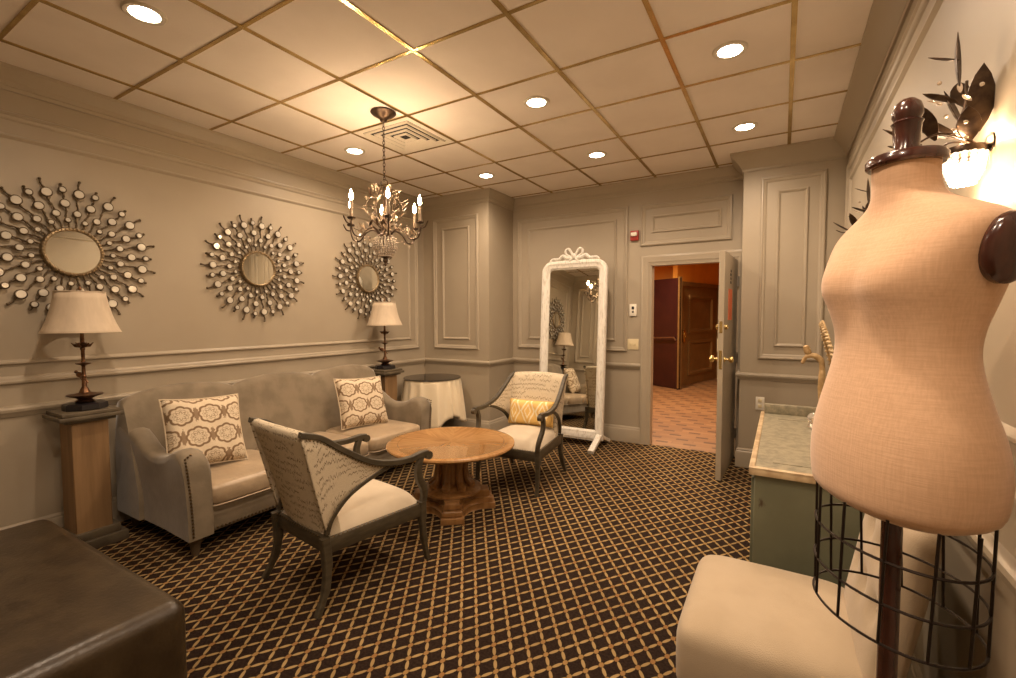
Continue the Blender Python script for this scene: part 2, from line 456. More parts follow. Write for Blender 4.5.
panel('trim_11', (0, YB, 0), (1, 0, 0), (0, -1, 0), (-1.365, -.45, 2.205, 2.655), (-1.245, -.55, 2.345, 2.53))
panel('trim_12', (0, PILY, 0), (1, 0, 0), (0, -1, 0), (-.19, .31, Z0, Z1+.03), (-.06, .18, Z2, Z3+.03))
panel('trim_13', (XR, 0, 0), (0, 1, 0), (-1, 0, 0), (-.8, 4.74, Z0, Z1), (-.66, 4.60, Z2, Z3))
panel('trim_14', (0, YR, 0), (1, 0, 0), (0, 1, 0), (-3.1, .2, Z0, Z1), (-2.96, .06, Z2, Z3))
panel('trim_15', (0, .33, 0), (1, 0, 0), (0, 1, 0), (-3.87, -3.43, Z0, Z1), (-3.76, -3.54, Z2, Z3))
# wainscot frame line next to the door is the casing
c = MB()
cp = [(0, 0), (0, .022), (.02, .028), (.05, .022), (.07, .022), (.085, .014), (.10, .012), (.10, 0)]
rows = []
for d, h in cp:
    rows.append([(DX0-CAS+d, YB-h, 0), (DX0-CAS+d, YB-h, DZ+CAS-d), (DX1+.065-d*.65, YB-h, DZ+CAS-d), (DX1+.065-d*.65, YB-h, 0)])
c.grid(rows)
c.box(DX0-.002, DX0+.012, YB-.01, YB+.1, 0, DZ); c.box(DX1-.012, DX1+.002, YB-.01, YB+.1, 0, DZ); c.box(DX0, DX1, YB-.01, YB+.1, DZ-.012, DZ+.002)
struct(c.build('trim_16', 'trim_paint', angle=25))

# the open white door, hinged on the right, swung into the room
d = struct(thing('door_1', 'open greige door leaf seen edge-on beside the doorway', 'door', (DX1-.012, YB-.035, 0), math.radians(-92.5)))
del d['category']; del d['label']
# local: +x along the leaf from the hinge, y across the thickness
MB().box(0, .835, -.022, .022, .008, DZ-.01, .002, 1).build('door_leaf', 'trim_paint', d)
for sy in (-1, 1):
    k = MB().lathe([(.0, .0), (.026, .0), (.026, .006), (.012, .012), (.010, .035), (.024, .042), (.030, .055), (.027, .068), (.012, .076), (0, .078)], seg=20,
                 mat=Matrix.Translation((.775, sy*.022, 1.06)) @ Matrix.Rotation(-sy*PI/2, 4, 'X'))
    k.build('door_knob', 'brass', d)
MB().lathe([(0, 0), (.022, 0), (.022, .02), (.016, .026), (0, .026)], seg=16, mat=Matrix.Translation((.775, -.022, 1.34)) @ Matrix.Rotation(PI/2, 4, 'X')).build('deadbolt', 'brass', d)
MB().lathe([(0, 0), (.022, 0), (.022, .02), (.016, .026), (0, .026)], seg=16, mat=Matrix.Translation((.775, .022, 1.34)) @ Matrix.Rotation(-PI/2, 4, 'X')).build('deadbolt', 'brass', d)
MB().box(.835, .838, -.012, .012, .98, 1.14).box(.835, .838, -.012, .012, 1.29, 1.39).box(.836, .842, -.008, .008, 1.045, 1.075).build('latch_plate', 'brass', d, smooth=False)
MB().box(.74, .80, -.026, -.022, .96, 1.26, .001, 1).box(.75, .775, -.036, -.026, 1.12, 1.24, .003, 1).build('lock_plate', 'ivory_plastic', d)
MB().box(.38, .60, .022, .0245, 1.40, 1.68).build('evacuation_notice', 'poster_orange', d, smooth=False)
s_ = MB()
for i, (a_, b_) in enumerate(((.44, .50), (.44, .49), (.43, .51), (.44, .49))): s_.box(a_, b_, .022, .0245, 1.73+i*.035, 1.752+i*.035)
s_.build('door_number_plate', 'black', d, smooth=False)
for z_ in (.25, 1.02, 1.78):
    MB().lathe([(0, 0), (.009, 0), (.009, .1), (0, .1)], (0, .03, z_-.05), 10).box(0, .03, .022, .026, z_-.05, z_+.05).build('hinge', 'steel', d)

# corridor beyond the doorway
wall_quad('floor_hall', [(-4.6, 1.8, YB+.02, 13.5, -.08, -.001)], 'hall_floor')
wall_quad('ceiling_hall', [(-4.6, 1.8, YB+.1, 13.5, 2.9, 3.0)], 'ceiling_tile')
wall_quad('wall_hall_left', [(-4.7, -4.6, YB+.1, 13.5, 0, 2.9)], 'hall_paint')
wall_quad('wall_hall_right', [(1.8, 1.9, YB+.1, 13.5, 0, 2.9)], 'hall_paint')
wall_quad('wall_hall_front', [(-4.6, DX0-.0, YB+.1, YB+.11, 0, 2.9), (DX1, 1.8, YB+.1, YB+.11, 0, 2.9), (DX0, DX1, YB+.1, YB+.11, DZ, 2.9)], 'hall_paint')
wall_quad('wall_hall_end', [(-4.6, -1.66, 10.5, 10.6, 0, 2.9)], 'hall_paint')
wall_quad('wall_hall_far', [(-1.0, 1.9, 13.5, 13.6, 0, 2.9)], 'hall_paint')
HA = math.radians(73.6)       # direction of the far oblique wall
far = MB().box(-.04, 4.0, 0, .1, 0, 2.9).build('wall_hall_back', 'hall_paint', smooth=False); struct(far)
far.location = (-1.83, 9.9, 0); far.rotation_euler = (0, 0, HA)
d3 = thing('door_3', '', '', (-1.83, 9.9, 0), HA); del d3['label']; del d3['category']; struct(d3)
b = MB(); b.box(.02, 1.78, -.05, 0, 0, 2.06).box(-.05, .02, -.08, 0, 0, 2.12).box(1.78, 1.86, -.08, 0, 0, 2.12).box(-.05, 1.86, -.08, 0, 2.06, 2.14)
b.build('door_leaf', 'brown_door', d3, smooth=False)
b = MB()
for x0, x1 in ((.36, 1.5),):
    frame(b, (0, -.05, 0), (1, 0, 0), (0, 0, 1), (0, -1, 0), x0, x1, .2, .92, [(0, 0), (0, .03), (.05, .035), (.09, .0)])
    frame(b, (0, -.05, 0), (1, 0, 0), (0, 0, 1), (0, -1, 0), x0, x1, 1.08, 1.88, [(0, 0), (0, .03), (.05, .035), (.09, .0)])
b.build('panel_moulding', 'brown_door', d3)
MB().box(.08, .16, -.09, -.05, .9, 1.15, .01).box(.10, .14, -.12, -.08, .98, 1.10, .01).build('door_handle', 'brass', d3)
d2 = thing('door_2', '', '', (-1.70, 9.45, 0), math.radians(150)); del d2['label']; del d2['category']; struct(d2)
MB().box(0, 1.0, -.025, .025, .01, 2.18, .003, 1).build('door_leaf', 'maroon_door', d2)
MB().tube([(.08, .03, .97), (.08, .08, 1.02), (.9, .08, .98), (.9, .03, .98)], .016, 8).build('push_bar', 'steel', d2)
MB().box(.0, .03, -.04, .04, 0.02, 2.2).build('edge_strip', 'brown_door', d2, smooth=False)
for hx, hy in ((-1.9, 8.2), (-.9, 6.6)):  # unseen ceiling lights added to light the corridor
    hl = thing('added_corridor_light', 'unseen round light added in the corridor ceiling, %s' % ('far one near the brown door' if hy > 8 else 'near one just past the doorway'), 'ceiling light', (hx, hy, 2.9))
    MB().lathe([(0, -.004), (.075, -.004), (.09, -.008), (.10, -.004), (.10, 0), (0, 0)], seg=24).build('fixture', 'vent_white', hl)
    lamp('lamp', 'SPOT', (0, 0, -.03), HALL_W, (1, .70, .42), hl, .07, math.radians(165), .6)

# ------------------------------------------------------------------ ceiling lights
spots = [(1.5, -.5, 'near left corner above the brown leather ottoman'), (.5, 2.5, 'beside the left wall, left of the chandelier'), (1.5, 4.5, 'near the left column, right of the chandelier'),
         (3.5, 2.5, 'middle of the room, right of the chandelier'), (3.5, 4.5, 'near the back wall above the floor mirror'),
         (5.5, 2.5, 'largest on the right side of the ceiling'), (5.5, 4.5, 'in front of the right pilaster'),
         (5.5, -.5, 'added outside the frame, above the dress form'), (5.5, -2.5, 'added outside the frame, nearest the rear wall'), (4.5, -1.5, 'added outside the frame, left of the camera')]  # these three are unseen, added to brighten the dress form
first = None
for i, j, lab in spots:
    loc = (-3.64+T*i, 1.415+T*j, ZC)
    if first is None:
        o = thing('recessed_downlight', '', 'ceiling light', loc)
        MB().lathe([(.062, -.002), (.066, -.008), (.085, -.010), (.092, -.004), (.092, .0)], seg=32).build('trim_ring', 'vent_white', o)
        MB().lathe([(0, -.006), (.064, -.006), (.064, -.002), (0, -.002)], seg=32).build('lens', 'lens_glow', o)
        lamp('lamp', 'SPOT', (0, 0, -.03), DOWN_W, DOWN_COL, o, .05, math.radians(168), .9)
        first = o
    else:
        o = copy_tree(first); o.location = loc
    o['label'] = 'lit round recessed downlight, ' + lab; o['group'] = 'recessed downlights in the tiled ceiling'

# square ceiling air vent
vt = thing('ceiling_vent', 'square white louvred air vent in the ceiling behind the chandelier canopy', 'air vent', (-3.64+T*1.5, 1.415+T*2.5, ZC))
vt.location = (-2.725, 2.94, ZC)
b = MB()
frame(b, (0, 0, 0), (1, 0, 0), (0, 1, 0), (0, 0, -1), -.29, .29, -.29, .29, [(0, 0), (0, .006), (.04, .008), (.05, .002)])
b.build('vent_frame', 'vent_white', vt)
for k in range(4):
    b = MB(); r0 = .235-.055*k
    frame(b, (0, 0, 0), (1, 0, 0), (0, 1, 0), (0, 0, -1), -r0, r0, -r0, r0, [(0, .001), (.004, .014), (.034, .004), (.034, .001)])
    b.build('louvre', 'vent_white', vt, smooth=False)
MB().box(-.24, .24, -.24, .24, -.002, -.0008).build('duct_shade_sheet', 'painted_shade', vt, smooth=False)  # flat dark sheet stands in for shade behind the louvres

# ------------------------------------------------------------------ wall fittings
al = thing('fire_alarm', 'small red fire alarm strobe on the back wall above the keypad', 'fire alarm', (-1.43, YB, 2.33))
MB().box(-.045, .045, -.035, 0, -.055, .055, .006).build('housing', 'red_plastic', al)
MB().box(-.034, .034, -.062, -.034, -.01, .032, .010).build('strobe_lens', 'white_plastic', al)
kp = thing('wall_keypad', 'white keypad control on the back wall left of the doorway', 'keypad', (-1.44, YB, 1.505))
MB().box(-.04, .04, -.022, 0, -.068, .068, .006).build('housing', 'white_plastic', kp)
MB().box(-.014, .014, -.025, -.02, .008, .04, .002).build('button', 'black', kp); MB().box(-.010, .010, -.025, -.02, -.03, -.012, .002).build('button', 'black', kp)
sw = thing('light_switch', 'double ivory light switch plate low on the back wall left of the doorway', 'light switch', (-1.44, YB, 1.12))
MB().box(-.062, .062, -.008, 0, -.06, .06, .003).build('plate', 'ivory_plastic', sw)
for sx in (-.024, .024): MB().box(sx-.006, sx+.006, -.02, -.006, -.006, .016, .002).build('toggle', 'ivory_plastic', sw)
ou = thing('power_outlet', 'white power outlet on the pilaster above the green cabinet', 'power outlet', (-.16, PILY, .62))
MB().box(-.036, .036, -.008, 0, -.06, .06, .003).build('plate', 'white_plastic', ou)
for sz in (-.026, .026): MB().box(-.016, .016, -.011, -.006, sz-.016, sz+.016, .003).build('socket', 'ivory_plastic', ou)

# ------------------------------------------------------------------ sunburst mirrors
def ray(kind):
    """one ray along +x of local space, wall plane is y-z; returns builder meshes in (radial, across, off wall)"""
def make_sunburst():
    # local: wall plane = XZ, facing +Y (into the room after rotation)
    t = thing('sunburst_mirror', '', 'mirror')
    MB().lathe([(0, .030), (.138, .030), (.138, .022), (0, .022)], seg=48, mat=Matrix.Rotation(-PI/2, 4, 'X')).build('mirror_glass', 'mirror_glass', t)
    b = MB()
    b.lathe([(.134, .02), (.136, .034), (.143, .040), (.152, .038), (.158, .028), (.158, .004), (.134, .004)], seg=48, mat=Matrix.Rotation(-PI/2, 4, 'X'))
    for k in range(48):
        a_ = 2*PI*k/48; b.sphere((.148*math.cos(a_), .040, .148*math.sin(a_)), .006, 6, 4)
    b.build('rim', 'rim_gold', t)
    protos = []
    for kind in range(2):
        R_ = .462 if kind == 0 else .43
        pts = []; rr = []
        for i in range(29):
            q = i/28; x_ = .155+(R_-.155)*q
            pts.append((x_, .016, .0045*math.sin(q*PI*6)))
            rr.append(.0042+.0034*abs(math.sin(q*PI*9))**3)
        b = MB().tube(pts, rr, 6)
        b.sphere((R_, .016, 0), .009, 6, 5)
        discs = ((.250, .019), (.380, .026)) if kind == 0 else ((.205, .014), (.310, .023), (.395, .017))
        b2s = []
        for r_, q in discs:
            b2 = MB(); b2s.append(b2)
            b.lathe([(q, .012), (q+.004, .02), (q+.005, .03), (q, .033), (q-.002, .03)], seg=14, mat=Matrix.Translation((r_, 0, 0)) @ Matrix.Rotation(-PI/2, 4, 'X'))
            b2.lathe([(0, .0345), (q-.003, .0345), (q-.001, .032), (q-.001, .014), (0, .014)], seg=14, mat=Matrix.Translation((r_, 0, 0)) @ Matrix.Rotation(-PI/2, 4, 'X') )
        ro = b.build('ray', 'ray_metal', t); ro.rotation_euler = (0, 0, 0)
        for b2 in b2s: b2.build('disc_mirror', 'disc_mirror', ro)
        protos.append(ro)
    n = 30
    for k in range(n):
        p = protos[k % 2]
        a_ = -2*PI*k/n
        if k < 2: r_ = p
        else: r_ = copy_tree(p, t)
        r_.rotation_euler = (0, a_, 0)
    return t
sb = make_sunburst()
for i, (y_, lab) in enumerate(((1.17, 'largest-looking, above the nearer lamp'), (2.405, 'middle of three, above the sofa'), (3.66, 'farthest, partly behind the chandelier'))):
    o = sb if i == 0 else copy_tree(sb)
    o.location = (XL, y_, 1.862); o.rotation_euler = (0, 0, -PI/2)
    o['label'] = 'sunburst mirror with beaded rays on the left wall, ' + lab; o['group'] = 'sunburst mirrors on the left wall'

# ------------------------------------------------------------------ pedestals and table lamps
def make_pedestal():
    t = thing('wooden_pedestal', '', 'pedestal')
    MB().box(-.10, .10, -.09, .09, .09, .80, .004, 1).build('shaft', 'pine', t)
    b = MB().box(-.125, .125, -.125, .125, .795, .815, .006).box(-.15, .15, -.155, .155, .815, .838, .004).box(-.135, .135, -.14, .14, .838, .862, .004)
    b.build('cap', 'dark_cap', t)
    MB().box(-.15, .15, -.155, .155, .0, .06, .004).box(-.125, .125, -.125, .125, .06, .11, .006).build('plinth', 'dark_cap', t)
    return t
def make_lamp():
    t = thing('table_lamp', '', 'lamp')
    MB().lathe([(0, 0), (.115, 0), (.118, .008), (.115, .036), (.10, .042), (0, .042)], seg=8).build('base', 'black_base', t, smooth=False)
    b = MB().lathe([(0, .042), (.045, .042), (.055, .05), (.035, .062), (.050, .072), (.092, .086), (.096, .092), (.06, .096), (.030, .105), (.022, .125), (.014, .14), (.012, .20), (.016, .205),
                   (.011, .212), (.010, .27), (.014, .275), (.04, .285), (.042, .290), (.014, .295), (.010, .305), (.010, .37), (.015, .378), (.012, .385), (.03, .40), (.045, .41), (.012, .42), (.010, .48), (0, .48)], seg=20)
    for k in range(6):       # leaf cup below the shade
        a_ = k*PI/3; ca, sa = math.cos(a_), math.sin(a_)
        b.tube([(.012*ca, .012*sa, .39), (.035*ca, .035*sa, .398), (.055*ca, .055*sa, .418)], [.004, .009, .002], 6)
    b.build('stem', 'bronze', t)
    b = MB().sphere((.035, 0, .215), .018, 10, 8, (1.5, .8, 1)).sphere((.062, 0, .232), .011, 8, 6)
    b.tube([(.07, 0, .232), (.084, 0, .229)], [.004, .001], 6)
    b.tube([(.02, 0, .208), (-.005, .0, .19), (-.03, 0, .165)], [.012, .008, .004], 6).tube([(.035, 0, .20), (.02, 0, .18)], .003, 5)
    b.build('bird_ornament', 'bronze', t)
    n = 8; prof = [(.200, .483), (.194, .495), (.174, .54), (.157, .59), (.144, .64), (.133, .69), (.127, .735)]
    rows = []
    for r_, z_ in prof:
        rows.append([(r_*(1+.012*math.cos(8*q*2*PI/64))*math.cos(q*2*PI/64), r_*(1+.012*math.cos(8*q*2*PI/64))*math.sin(q*2*PI/64), z_) for q in range(64)])
    sh = MB().grid(rows, True).build('lamp_shade', 'shade_cloth', t, solid=.003, angle=60)
    for r_, z_ in ((.201, .484), (.129, .735)):
        MB().tube([(r_*math.cos(q*2*PI/48), r_*math.sin(q*2*PI/48), z_) for q in range(49)], .004, 6).build('piping', 'shade_cloth', sh)
    MB().tube([(0, 0, .46), (0, 0, .745)], .003, 6).lathe([(0, .745), (.008, .745), (.010, .757), (.004, .769), (0, .77)], seg=12).tube([(-.128, 0,   .731), (.128, 0,   .731)], .002, 5).build('finial', 'bronze', t)
    return t
pp = make_pedestal(); ll = make_lamp()
PED = [(-3.785, 1.125, .0), (-3.785, 3.70, .0)]
for i, (x_, y_, r_) in enumerate(PED):
    o = pp if i == 0 else copy_tree(pp); o.location = (x_, y_, 0); o.rotation_euler = (0, 0, r_)
    o['label'] = 'square pine pedestal with dark stepped cap, ' + ('left of the sofa beside the ottoman' if i == 0 else 'in the far corner between sofa and draped table')
    l = ll if i == 0 else copy_tree(ll); l.scale = (.95, .95, 1); l.location = (x_, y_+.01, .862); l.rotation_euler = (0, 0, math.radians(200 if i == 0 else 215))
    l['label'] = 'bronze table lamp with cream bell shade, ' + ('on the nearer pedestal at the left' if i == 0 else 'on the far pedestal in the corner')
    o['group'] = 'wooden pedestals'; l['group'] = 'bronze table lamps'

# ------------------------------------------------------------------ sofa
sofa = thing('sofa', 'taupe velvet camelback three-seat sofa with satin seat cushions along the left wall', 'sofa', (-3.43, 2.40, 0))
SX, SY = -3.43, 2.40
def S(x, y): return x-SX, y-SY
y0, y1 = 1.31, 3.50
def top_z(y):
    q = (y-y0)/(y1-y0)
    e = .945 + .0*q
    hump = abs(math.sin(q*PI*3))**.7
    edge = 1-max(0, (abs(q-.5)-.42)/.08)**2*.6
    return .895 + .062*hump*1.0 - (0 if .1 < q < .9 else .02*(1-edge))
# back: thick shell, closed section swept along y
rows = []; NY = 72
for i in range(NY+1):
    y_ = lerp(y0, y1, i/NY); zt = top_z(y_)
    ed = min(i, NY-i)/NY
    th_ = .085*min(1, .45+ed*14)
    xb, xf = -3.90, -3.62
    sec = [(xf+.06, .30), (xf+.02, .45), (xf-.02, .60), (xf-.07, .75), (xf-.10, zt-.05), (xf-.125, zt-.012), (xf-.155, zt), (xf-.19, zt-.008), (xf-.215, zt-.04), (xb+.02, .6), (xb+.01, .3), (xb+.01, .12), (xf+.06, .12)]
    rows.append([(sx-SX, y_-SY, sz) for sx, sz in sec])
MB().grid(rows, True, True).build('backrest', 'velvet', sofa, angle=70)
# arms: scooped, fat, with scrolled front
def arm(ys, sgn):
    b = MB(); rows = []
    prof = [(-3.80, .74), (-3.70, .715), (-3.60, .67), (-3.50, .61), (-3.40, .575), (-3.30, .575), (-3.20, .60), (-3.12, .635), (-3.06, .650), (-3.01, .640), (-2.975, .605), (-2.96, .55)]
    zb = .115
    for x_, zt in prof:
        hw = .056 + .012*max(0, (x_+3.3)/.3)
        fl = .035*sgn
        cx = ys
        sec = []
        zs = [zb, zb+.12, lerp(zb, zt, .6), zt-.05]
        for z_ in zs: sec.append((cx+sgn*hw + fl*((z_-zb)/.5)**2*.8, z_))
        sec += [(cx+sgn*hw*.85+fl*.9, zt-.018), (cx+sgn*hw*.35+fl*.8, zt), (cx-sgn*hw*.35+fl*.6, zt), (cx-sgn*hw*.85+fl*.4, zt-.018)]
        for z_ in reversed(zs): sec.append((cx-sgn*hw + fl*((z_-zb)/.5)**2*.3, z_))
        rows.append([(x_-SX, yy-SY, zz) for yy, zz in sec])
    b.grid(rows, True, True)
    return b.build('arm', 'velvet', sofa, angle=75, bev=0)
a1 = arm(1.395, -1); a2 = arm(3.425, 1)
def nails(path, n, name, parent, mat='nail', r=.0055, closed=False):
    P = [Vector(p) for p in path]; L = [0]
    for p, q in zip(P, P[1:]): L.append(L[-1]+(q-p).length)
    b = MB()
    for k in range(n):
        s0 = L[-1]*k/(n-1)
        for i in range(len(P)-1):
            if s0 <= L[i+1]+1e-9:
                t = (s0-L[i])/(L[i+1]-L[i]); b.sphere(tuple(P[i].lerp(P[i+1], t)), r, 6, 4); break
    return b.build(name, mat, parent)
for yy, sgn, a_ in ((1.395, -1, a1), (3.425, 1, a2)):
    pts = []
    for z_ in (.14, .25, .38, .50, .57, .612): pts.append((-2.957-SX, yy+sgn*(.045+.03*((z_-.1)/.5)**2)-SY, z_))
    pts += [(-2.972-SX, yy+sgn*.04-SY, .628)]
    nails(pts, 26, 'nailhead_trim', a_, r=.0075)
b = MB().box(-3.62-SX, -2.985-SX, 1.43-SY, 3.38-SY, .115, .29, .02, 3); b.build('seat_base', 'velvet', sofa)
nails([(-2.982-SX, 1.45-SY, .135), (-2.982-SX, 3.36-SY, .135)], 80, 'nailhead_trim', sofa, r=.0075)
def cushion(hx, hy, hz, p=5.0, n=18, crown_=.25):
    """soft rounded box centred at origin"""
    b = MB(); rows = []
    for i in range(n+1):
        v_ = -PI/2 + PI*i/n
        row = []
        for j in range(2*n):
            u_ = 2*PI*j/(2*n)
            def c(w, e): return math.copysign(abs(w)**e, w)
            e1, e2 = .38, .22
            x_ = hx*c(math.cos(v_), e1)*c(math.cos(u_), e2); y_ = hy*c(math.cos(v_), e1)*c(math.sin(u_), e2); z_ = hz*c(math.sin(v_), e1)
            z_ *= 1 + crown_*max(0, 1-(x_/hx)**2)*max(0, 1-(y_/hy)**2)
            row.append((x_, y_, z_))
        rows.append(row)
    b.grid(rows, True, True); return b
for k, yc in enumerate((1.758, 2.405, 3.052)):
    c_ = cushion(.335, .320, .075, crown_=.12).build('seat_cushion', 'seat_leather', sofa, angle=80)
    c_.location = (-3.275-SX, yc-SY, .345)
    pts = [(.334*math.copysign(abs(math.cos(q))**.22, math.cos(q)), .319*math.copysign(abs(math.sin(q))**.22, math.sin(q)), -.058) for q in [2*PI*i/60 for i in range(61)]]
    MB().tube(pts, .005, 6).build('piping', 'seat_leather', c_)
for x_, y_ in ((-3.02, 1.385), (-3.02, 3.425), (-3.82, 1.385), (-3.82, 3.425)):
    MB().lathe([(0, 0), (.018, 0), (.022, .02), (.032, .085), (.040, .092), (.040, .118), (0, .118)], (x_-SX, y_-SY, 0), 16).build('leg', 'foot_wood', sofa)

def pillow(name, w_, h_, t_, mat, label, cat, loc, rot, group=None, sag=.06):
    """pillow in local XZ plane (width x, height z), thickness y"""
    b = MB(); n = 20
    for s_ in (-1, 1):
        rows = []
        for i in range(n+1):
            row = []
            for j in range(n+1):
                u_ = -1+2*i/n; v_ = -1+2*j/n
                k = ((1-u_**4)*(1-v_**4))
                k = max(0, k)**.45
                px = u_*w_/2*(1-sag*(1-v_*v_)*abs(u_)**3) ; pz = v_*h_/2*(1-sag*(1-u_*u_)*abs(v_)**3)
                wr = .004*math.sin(u_*9+v_*4)*k
                row.append((px, s_*(t_/2*k)+wr, pz))
            rows.append(row)
        b.grid(rows, uvs=lambda i, j: (w_*i/n, h_*j/n+.03))
    bmesh.ops.remove_doubles(b.bm, verts=b.bm.verts, dist=1e-5)
    root = thing(name, label, cat, loc, 0, group); root.rotation_euler = rot
    c_ = b.build('cover', mat, root, angle=80)
    edge = [(u_*w_/2*(1-sag*(1-v_*v_)*abs(u_)**3), 0, v_*h_/2*(1-sag*(1-u_*u_)*abs(v_)**3)) for u_, v_ in
            [(-1+2*i/20, -1) for i in range(20)]+[(1, -1+2*i/20) for i in range(20)]+[(1-2*i/20, 1) for i in range(20)]+[(-1, 1-2*i/20) for i in range(21)]]
    MB().tube(edge, .005, 6).build('piping', mat, root)
    return root
R = math.radians
# front of the pillow faces +x: rotate so local -y looks to +x
pillow('throw_pillow', .48, .48, .15, 'damask', 'cream and brown scrollwork throw pillow leaning at the near left end of the sofa', 'pillow', (-3.365, 1.63, .665), (R(-22), R(3), R(84)), 'damask pillows on the sofa')
pillow('throw_pillow', .47, .47, .15, 'damask', 'cream and brown scrollwork throw pillow leaning at the far right end of the sofa', 'pillow', (-3.37, 3.00, .645), (R(-22), R(2), R(76)), 'damask pillows on the sofa')

# ------------------------------------------------------------------ armchairs
def make_armchair():
    """faces +y, origin on the floor in the middle"""
    t = thing('armchair', '', 'armchair')
    # rails
    b = MB()
    b.bar([(-.27, .31, .308), (.27, .31, .308)], .03, .08, (0, 1, 0)); b.bar([(-.25, -.27, .315), (.25, -.27, .315)], .03, .075, (0, 1, 0))
    for s_ in (-1, 1): b.bar([(s_*.25, -.27, .315), (s_*.275, .31, .315)], .03, .075, (1, 0, 0))
    b.build('seat_frame', 'grey_wood', t)
    for s_ in (-1, 1):
        MB().bar(smooth_pts([(s_*.278, .35, 0), (s_*.276, .325, .12), (s_*.275, .312, .26), (s_*.275, .31, .36)], 5), [.026]*5+[.032]*5+[.042]*6, [.026]*5+[.034]*5+[.046]*6, (1, 0, 0)).build('leg', 'grey_wood', t)
        MB().bar(smooth_pts([(s_*.275, -.345, 0), (s_*.262, -.295, .10), (s_*.25, -.275, .22), (s_*.248, -.285, .36)], 5), [.028]*5+[.036]*5+[.04]*6, [.028]*5+[.036]*5+[.044]*6, (1, 0, 0)).build('leg', 'grey_wood', t)
    # seat
    b = MB(); n = 18; rows = []
    for i in range(n+1):
        row = []
        for j in range(n+1):
            u_ = -1+2*i/n; v_ = -1+2*j/n
            hw = lerp(.235, .262, (v_+1)/2)
            k = max(0, (1-abs(u_)**5)*(1-abs(v_)**5))**.35
            row.append((u_*hw*(1+.0*k), .02+v_*.285, .345+.085*k+.022*(1-u_*u_)*(1-v_*v_)))
        rows.append(row)
    b.grid(rows)
    b.box(-.235, .235, -.26, .30, .33, .352)
    st = b.build('seat', 'cream_fabric', t, angle=80)
    # upholstered back (outside and inside) - slightly curved shell
    def back_pt(u_, v_, o_):
        # u_ -1..1 across, v_ 0..1 up, o_ offset to the front
        x_ = u_*lerp(.235, .262, v_)
        y_ = lerp(-.272, -.425, v_**1.15) + .03*u_*u_ + o_
        z_ = lerp(.335, .88, v_) + .012*(1-u_*u_)*v_
        return (x_, y_, z_)
    rows = []; nu = 16; nv = 14
    b = MB()
    sec = []
    for i in range(nu+1):
        u_ = -1+2*i/nu
        col = [back_pt(u_, j/nv, 0) for j in range(nv+1)]
        top = back_pt(u_, 1, 0)
        col += [(top[0], top[1]+.012, top[2]+.013), (top[0], top[1]+.035, top[2]+.014), (top[0], top[1]+.055, top[2]+.002)]
        th_ = .058
        col += [back_pt(u_, 1-j/nv, th_+.014*math.sin(PI*j/nv)*(1-u_*u_)) for j in range(1, nv+1)]
        rows.append(col)
    nt = len(rows[0])
    b.grid(rows, False, True, uvs=lambda i, j: (.5*i/nu, .04*j))
    b.build('backrest', 'script_linen', t, angle=70)
    for s_ in (-1, 1):
        up = smooth_pts([(s_*.262, -.402, .892), (s_*.272, -.31, .862), (s_*.285, -.19, .775), (s_*.297, -.05, .69), (s_*.305, .08, .652), (s_*.308, .20, .642), (s_*.305, .29, .650), (s_*.303, .335, .645)], 6)
        n_ = len(up)
        MB().bar(up, [.032]*n_, [lerp(.026, .036, i/n_) for i in range(n_)], (1, 0, 0)).tube([(s_*.287, .338, .632), (s_*.321, .338, .632)], .024, 14).build('arm_rail', 'grey_wood', t)
        lo = smooth_pts([(s_*.245, -.272, .37), (s_*.255, -.245, .45), (s_*.268, -.16, .54), (s_*.285, -.03, .605), (s_*.298, .08, .638)], 6)
        MB().bar(lo, .026, .022, (1, 0, 0)).build('wing_frame', 'grey_wood', t)
        ft = smooth_pts([(s_*.303, .29, .64), (s_*.302, .265, .575), (s_*.297, .275, .51), (s_*.287, .315, .44), (s_*.277, .325, .38), (s_*.275, .312, .33)], 5)
        MB().bar(ft, .032, [.030+.012*math.sin(PI*i/(len(ft)-1)) for i in range(len(ft))], (1, 0, 0)).build('arm_support', 'grey_wood', t)
        # fabric wing between the arm rail and the lower strut
        m_ = 16; rows = []
        upw = [up[int(i*(len(up)*.64)/m_)] for i in range(m_+1)]; low = [lo[min(len(lo)-1, int(i*len(lo)/m_))] for i in range(m_+1)]
        # first column runs down the back's edge
        for i in range(m_+1):
            a_, c_ = upw[i], low[i]
            rows.append([a_.lerp(c_, q/6)+Vector((-s_*.004*math.sin(PI*q/6), 0, 0)) for q in range(7)])
        MB().grid(rows, uvs=lambda i, j: (.6+.035*i, .08*(6-j)*(1-i/20))).build('side_wing', 'script_linen', t, solid=.018)
        nails([up[i]+Vector((s_*.012, 0, -.022)) for i in range(2, int(len(up)*.66))], 34, 'nailhead_trim', t, r=.004)
        nails([(s_*.262, -.24, .356), (s_*.288, .30, .356)], 24, 'nailhead_trim', t, r=.004)
    nails([(-.26, .33, .356), (.26, .33, .356)], 24, 'nailhead_trim', t, r=.004)
    nails([(-.24, -.292, .356), (.24, -.292, .356)], 22, 'nailhead_trim', t, r=.004)
    return t
ac = make_armchair()
ac['label'] = 'grey wood armchair in cream script fabric with its back to the camera, before the sofa'
ac['group'] = 'script fabric armchairs'
ac2 = copy_tree(ac)
ac.location = (-2.105, 1.755, 0); ac.rotation_euler = (0, 0, R(-7.6))
ac2.location = (-1.955, 3.56, 0); ac2.rotation_euler = (0, 0, R(184))
ac2['label'] = 'grey wood armchair facing the camera with a yellow lumbar pillow, before the floor mirror'
pillow('lumbar_pillow', .44, .22, .12, 'ikat', 'yellow ikat patterned lumbar pillow resting on the armchair before the floor mirror', 'pillow', (-1.965, 3.73, .555), (R(-12), 0, R(4)), sag=.03)

